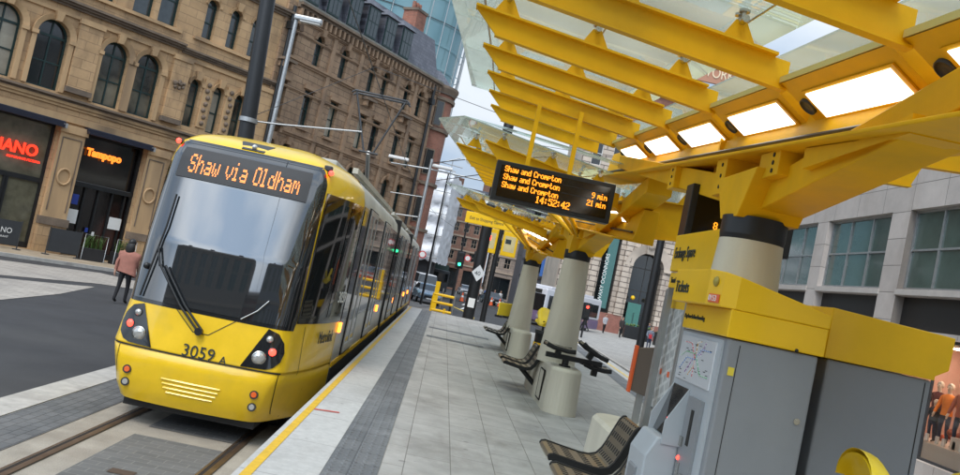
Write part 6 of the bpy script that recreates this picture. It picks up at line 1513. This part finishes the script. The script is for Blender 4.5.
def person(label,loc_,rotz,H=1.7,stride=.0,arms=(-.12,.12),top=None,legs=None,hair=HAIRD,long_=False,coat='jacket',group=None,sk=SKIN,bend=(0,0),seated=False,name='person',cat='person',bag=None,shoe=SHOE):
    t=thing(name,label,cat,loc_,rotz,group); k=H/1.72
    V=lambda *p:(p[0]*k,p[1]*k,p[2]*k)
    if seated:
        hz=.50; kn=[(-.10,-.42,.50),(.10,-.42,.50)]; an=[(-.10,-.40,.08),(.10,-.40,.08)]
    else:
        hz=.90; kn=[(-.095,-stride*.55-.02,.49),(.095,stride*.45-.02,.49)]; an=[(-.09,-stride*.95+.03,.09 ),(.09,stride*1.05+.03,.09+max(0,stride)*.15)]
    up=hz+.0
    P=[V(0,0,up),V(0,0,up+.17),V(0,.005,up+.36),V(0,.01,up+.50),V(0,-.005,up+.575),V(0,-.015,up+.64),V(0,-.02,up+.735),V(0,-.015,up+.80)]
    rad=[(.135*k,.10*k),(.115*k,.085*k),(.14*k,.10*k),(.10*k,.07*k),.052*k,.062*k,.088*k,.06*k]
    E_=[(0,1),(1,2),(2,3),(3,4),(4,5),(5,6),(6,7)]
    for sg,(kx,ky,kz),(ax,ay,az) in ((-1,kn[0],an[0]),(1,kn[1],an[1])):
        b0=len(P); P+=[V(sg*.095,-.0,up-.06),V(kx,ky,kz),V(ax,ay,az),V(ax,ay-.13,az-.055)]; rad+=[.088*k,.058*k,.042*k,.035*k]; E_+=[(0,b0),(b0,b0+1),(b0+1,b0+2),(b0+2,b0+3)]
    hands=[]
    for sg,sw,bd in ((-1,arms[0],bend[0]),(1,arms[1],bend[1])):
        b0=len(P); sh=Vector((sg*.185,.0,up+.475)); el=sh+Vector((sg*.06,sw*.8+.03,-.27)); wr=el+Vector((sg*-.01-sg*bd*.12,sw*.6-.06-bd*.2,-.235+bd*.22)); hd=wr+(wr-el).normalized()*.07
        P+=[V(*sh),V(*el),V(*wr),V(*hd)]; rad+=[.055*k,.042*k,.030*k,.034*k]; E_+=[(3,b0),(b0,b0+1),(b0+1,b0+2),(b0+2,b0+3)]
        d=(hd-wr).normalized()
        for q,(off,ln) in enumerate(((-.025,.07),(-.009,.08),(.009,.075),(.024,.06))):
            c0=len(P); f0=hd+Vector((0,off,0))+d*.015; f1=f0+d*ln*.55+Vector((-sg*.008,0,0)); f2=f1+d*ln*.45+Vector((-sg*.018,0,0)); P+=[V(*f1),V(*f2)]; rad+=[.0085*k,.007*k]; E_+=[(b0+3,c0),(c0,c0+1)]
        c0=len(P); f1=wr+d*.05+Vector((0,-.045,0)); P+=[V(*f1),V(*(f1+d*.035))]; rad+=[.011*k,.008*k]; E_+=[(b0+2,c0),(c0,c0+1)]
    body=skin('body',P,E_,rad,[sk,legs or sk,shoe,top or sk],t,2)
    me=body.data
    for p in me.polygons:
        c=p.center/k
        if c.z<.10 and not seated or (seated and c.z<.10): p.material_index=2
        elif c.z<up+.03 and abs(c.x)<.20: p.material_index=1
        elif c.z<up+.56 and not (abs(c.x)>.17 and c.z<up+.475-.49): p.material_index=3
    # face
    b=MB(); hz_=up+.735
    b.ball(V(0,-.108,hz_-.02),.017*k,sk,8,(.8,1.1,1.5)); 
    for sg in (-1,1): b.ball(V(sg*.034,-.094,hz_+.012),.012*k,mat('eye_dark',(.02,.015,.012),.3),8); b.ball(V(sg*.092,-.012,hz_),.022*k,sk,8,(.4,.8,1.3))
    b.ball(V(0,-.098,hz_-.06),.018*k,mat('lip',(.35,.13,.11),.5),8,(1.3,.5,.35)); b.build('face',None,t)
    b=MB(); b.ball(V(0,.012,hz_+.028),.103*k,hair,14,(.98,1.08,1.08))
    if long_: 
        b.ball(V(0,.055,hz_-.13),.115*k,hair,12,(1.15,.7,1.8)); 
    o=b.build('hair',None,t)
    # move hair off the face
    me=o.data
    for v in me.vertices:
        if v.co.y<-.055*k and v.co.z<(hz_+.06)*k: v.co.y=-.05*k
    if coat:
        lens={'jacket':-.06,'coat':-.38,'shawl':-.10,'vest':-.02,'skirt':-.42}[coat]; wid={'shawl':1.34}.get(coat,1.0)
        b=MB(); rings=[]
        tab=[(lens,.185 if coat in('coat','skirt') else .175,.135),(lens*.4+.02,.178,.130),(.10,.158,.118),(.26,.172,.128),(.40,.195,.125),(.485,.185,.105),(.535,.10,.08),(.56,.062,.06)]
        for z,rx,ry in tab:
            ring=[]
            for i in range(20):
                a_=2*PI*i/20; w_=1+.03*math.sin(5*a_+z*9); sx=wid*(1.0 if z>.5 else 1.22 if coat=='shawl' else 1)
                ring.append(Vector(V(rx*math.cos(a_)*w_*sx,(ry*math.sin(a_)+.003)*w_*(1.1 if coat=='shawl' else 1),up+z+(.06*math.sin(a_*1.0+.6) if coat=='shawl' and z<0 else 0))))
            rings.append(ring)
        b.loft(rings,top,cap=False); b.build('garment',None,t,fix=True)
        # sleeves
        if coat not in('vest','shawl'):
            P2=[];E2=[];r2=[]
            base=len([0]);
            for sg,sw,bd in ((-1,arms[0],bend[0]),(1,arms[1],bend[1])):
                sh=Vector((sg*.15,.0,up+.48)); s1=Vector((sg*.20,.0,up+.44)); el=Vector((sg*.185,0,up+.475))+Vector((sg*.06,sw*.8+.03,-.27)); wr=el+Vector((sg*-.01-sg*bd*.12,sw*.6-.06-bd*.2,-.235+bd*.22))
                b=MB(); b.tube([V(*sh),V(*s1),V(*el),V(*(el.lerp(wr,.92)))],[.06*k,.068*k,.055*k,.042*k],top,10); b.build('sleeve',None,t)
    if bag:
        b=MB(); b.box(V(bag[0]-.12,bag[1]-.06,bag[2]-.15),V(bag[0]+.12,bag[1]+.06,bag[2]+.15),bag[3],bev=.03); b.tube([V(bag[0]-.08,bag[1],bag[2]+.15),V(bag[0],bag[1],bag[2]+.30),V(bag[0]+.08,bag[1],bag[2]+.15)],.01,bag[3],6); o=b.build('hand_bag',None,None)
        o.location=loc_; o.rotation_euler=(0,0,rotz); tag(o,'bag carried by '+label.replace('person ','the person ')[:60],'bag')
    return t
person('person in dusty pink shawl and black trousers walking away beside the tram',(-7.95,22.3,0),R(172),1.64,.12,top=cloth('pink',(.36,.155,.115)),legs=cloth('black',(.012,.012,.014)),long_=True,coat='shawl')
person('person in long black coat striding left across the square',(12.2,71,.11),R(-75),1.80,.34,arms=(.2,-.2),top=cloth('blackcoat',(.012,.012,.013)),legs=cloth('black',(.012,.012,.014)),hair=HAIRG,coat='coat')
person('person in striped black and white top nearer the arched doorway',(15.0,77,.11),R(20),1.72,.1,top=cloth('stripe',(.40,.40,.42)),legs=cloth('black',(.012,.012,.014)),coat='jacket',hair=HAIRB)
person('person in dark jacket and dark trousers walking in front of the entrance board',(15.9,74,.11),R(15),1.82,.14,top=cloth('darkbrown',(.03,.024,.022)),legs=cloth('black',(.012,.012,.014)),coat='jacket')
person('person in dark blue coat right of the entrance board',(19.5,79,.11),R(-20),1.75,.1,top=cloth('navy',(.03,.04,.07)),legs=cloth('black',(.012,.012,.014)),coat='coat')
person('dark dressed person in the doorway crowd at the right of the arch',(20.6,77,.11),R(30),1.78,.1,top=cloth('blackcoat',(.012,.012,.013)),legs=cloth('black',(.012,.012,.014)),coat='jacket',hair=HAIRB)
person('person in grey top holding a red bag near the tall black mast',(15.0,60,.11),R(-10),1.66,.1,bend=(.6,.6),top=cloth('greyblue',(.16,.19,.24)),legs=cloth('denim',(.04,.05,.09)),coat='jacket',hair=HAIRB,bag=(0,-.24,1.02,mat('bag_red',(.45,.02,.03),.5)))
p_=at(548,345,Y=15.9)
person('person in orange high visibility vest between the second and third columns',(2.75,19.5,.9),R(-150),1.74,.06,bend=(.4,.4),top=cloth('hivis',(.80,.14,.03)),legs=cloth('darknavy',(.015,.017,.03)),coat='jacket',hair=HAIRD,sk=SKIND)
fars=[(3.6,101,'person in dark clothes standing far down the street behind the cones','dark',(.02,.02,.03)),(4.7,103,'person in pale top far down the street among the crowd','pale',(.45,.43,.40)),(5.4,104,'person in blue top far down the street among the crowd','blue',(.06,.12,.30)),(6.1,99,'person in red top far down the street near the yellow barriers','red',(.40,.04,.04)),(7.0,102,'person in white top at the right of the far crowd','white',(.6,.6,.6)),(-1.9,55,'person in white shirt standing beside the round sign past the tram','white',(.6,.6,.6)),(-2.9,52.5,'person in orange jacket close to the end of the tram','orange',(.7,.2,.03))]
for x,y,l,c,rgb in fars: person(l,(x,y,0),R(random.uniform(-60,60)),1.72,.1,top=cloth(c,rgb),legs=cloth('black',(.012,.012,.014)),hair=HAIRB)
# seated dark figures behind the orange vest are litter of the square: planter boxes by the doorway
for i,(x,y,w_) in enumerate(((17.0,78,2.6),(18.9,74,2.2))):
    t=thing('planter_box',('left','right')[i]+' of the two black planter boxes outside the arched doorway','planter',(x,y,.11),0,'black planter boxes outside the doorway')
    b=MB(); b.box((0,-.4,0),(w_,.4,1.15),BLK,bev=.03); b.build('box',None,t); b=MB(); 
    for k in range(24): b.ball((random.uniform(.1,w_-.1),random.uniform(-.3,.3),1.15+random.uniform(0,.15)),.12,LEAF,6)
    b.build('foliage',None,t)
# mannequins
MAN=mat('mannequin_skin',(.62,.50,.40),.4)
mannequins=[((12.95,21.55,.87),'mannequin in dark red top at the left of the shop display',(.14,.03,.03),1.5),((12.95,21.1,.87),'mannequin in bright orange jacket in the middle of the shop display',(.80,.22,.02),1.5),((12.8,21.35,.87),'small mannequin in dark clothes in front of the orange jacket one',(.03,.03,.04),1.05),((12.9,20.4,.87),'mannequin in patterned red top at the right of the shop display',(.40,.10,.06),1.6),((12.85,19.7,.87),'mannequin in dark suit at the right edge of the shop display',(.03,.04,.06),1.7)]
for p,l,c,h in mannequins:
    person(l,p,R(-70),h,.04,top=mat('outfit_%d'%int(c[0]*1000),c,.7,var=.2),legs=cloth('denim',(.04,.05,.09)),hair=MAN,sk=MAN,name='mannequin',cat='mannequin')

# ------------------------------------------------------------------ separate pieces that stand apart
def split_pieces(o):
    me=o.data; n=len(me.vertices); par=list(range(n))
    def find(a):
        while par[a]!=a: par[a]=par[par[a]]; a=par[a]
        return a
    for e in me.edges:
        a,b=find(e.vertices[0]),find(e.vertices[1])
        if a!=b: par[a]=b
    comp={}
    for v in me.vertices: comp.setdefault(find(v.index),[]).append(v.index)
    bx=[]
    for k,vs in comp.items():
        cs=[me.vertices[i].co for i in vs]; bx.append([{k},[min(c[j] for c in cs)-.002 for j in range(3)],[max(c[j] for c in cs)+.002 for j in range(3)]])
    ch=True
    while ch:
        ch=False
        for i in range(len(bx)):
            for j in range(i+1,len(bx)):
                if all(bx[i][1][q]<=bx[j][2][q] and bx[j][1][q]<=bx[i][2][q] for q in range(3)):
                    bx[i][0]|=bx[j][0]; bx[i][1]=[min(bx[i][1][q],bx[j][1][q]) for q in range(3)]; bx[i][2]=[max(bx[i][2][q],bx[j][2][q]) for q in range(3)]; del bx[j]; ch=True; break
            if ch: break
    if len(bx)<2: return 1
    grp={k:gi for gi,b_ in enumerate(bx) for k in b_[0]}
    polys=[[] for _ in bx]
    for p in me.polygons: polys[grp[find(p.vertices[0])]].append(p)
    objs=[]
    for ps in polys:
        idx={}; vs=[]; fs=[]
        for p in ps:
            f=[]
            for v in p.vertices:
                if v not in idx: idx[v]=len(vs); vs.append(tuple(me.vertices[v].co))
                f.append(idx[v])
            fs.append(f)
        m2=bpy.data.meshes.new(me.name); m2.from_pydata(vs,[],fs)
        for mm in me.materials: m2.materials.append(mm)
        for q,p in zip(m2.polygons,ps): q.material_index=p.material_index; q.use_smooth=p.use_smooth
        objs.append(m2)
    o.data=objs[0]
    for m2 in objs[1:]:
        c=bpy.data.objects.new(o.name.split('.')[0],m2); COL.objects.link(c); c.parent=o.parent; c.matrix_basis=o.matrix_basis.copy()
        for md in o.modifiers:
            if md.type=='BEVEL': d=c.modifiers.new('bevel','BEVEL'); d.width=md.width; d.segments=md.segments; d.limit_method='ANGLE'; d.angle_limit=md.angle_limit
    return len(bx)
SPLIT=('post','window_hood','wiper_jet','corner_turret','louvre_panel','screen_cheek','bumper_louvre','price_card','poster','foot','side_arm','interior_lamp','support','window_rows','bracket','side_frame','hood_post','hanger_post','hanger','arm','downlight','roof_equipment','screen_button','screen_divider','goods_pile','trough','carved_panel','plinth','display_plinth','rail','poster_mark','door_lamp','panel_seams','chimney')
for o in list(bpy.data.objects):
    if o.type=='MESH' and o.parent and o.name.split('.')[0] in SPLIT: split_pieces(o)
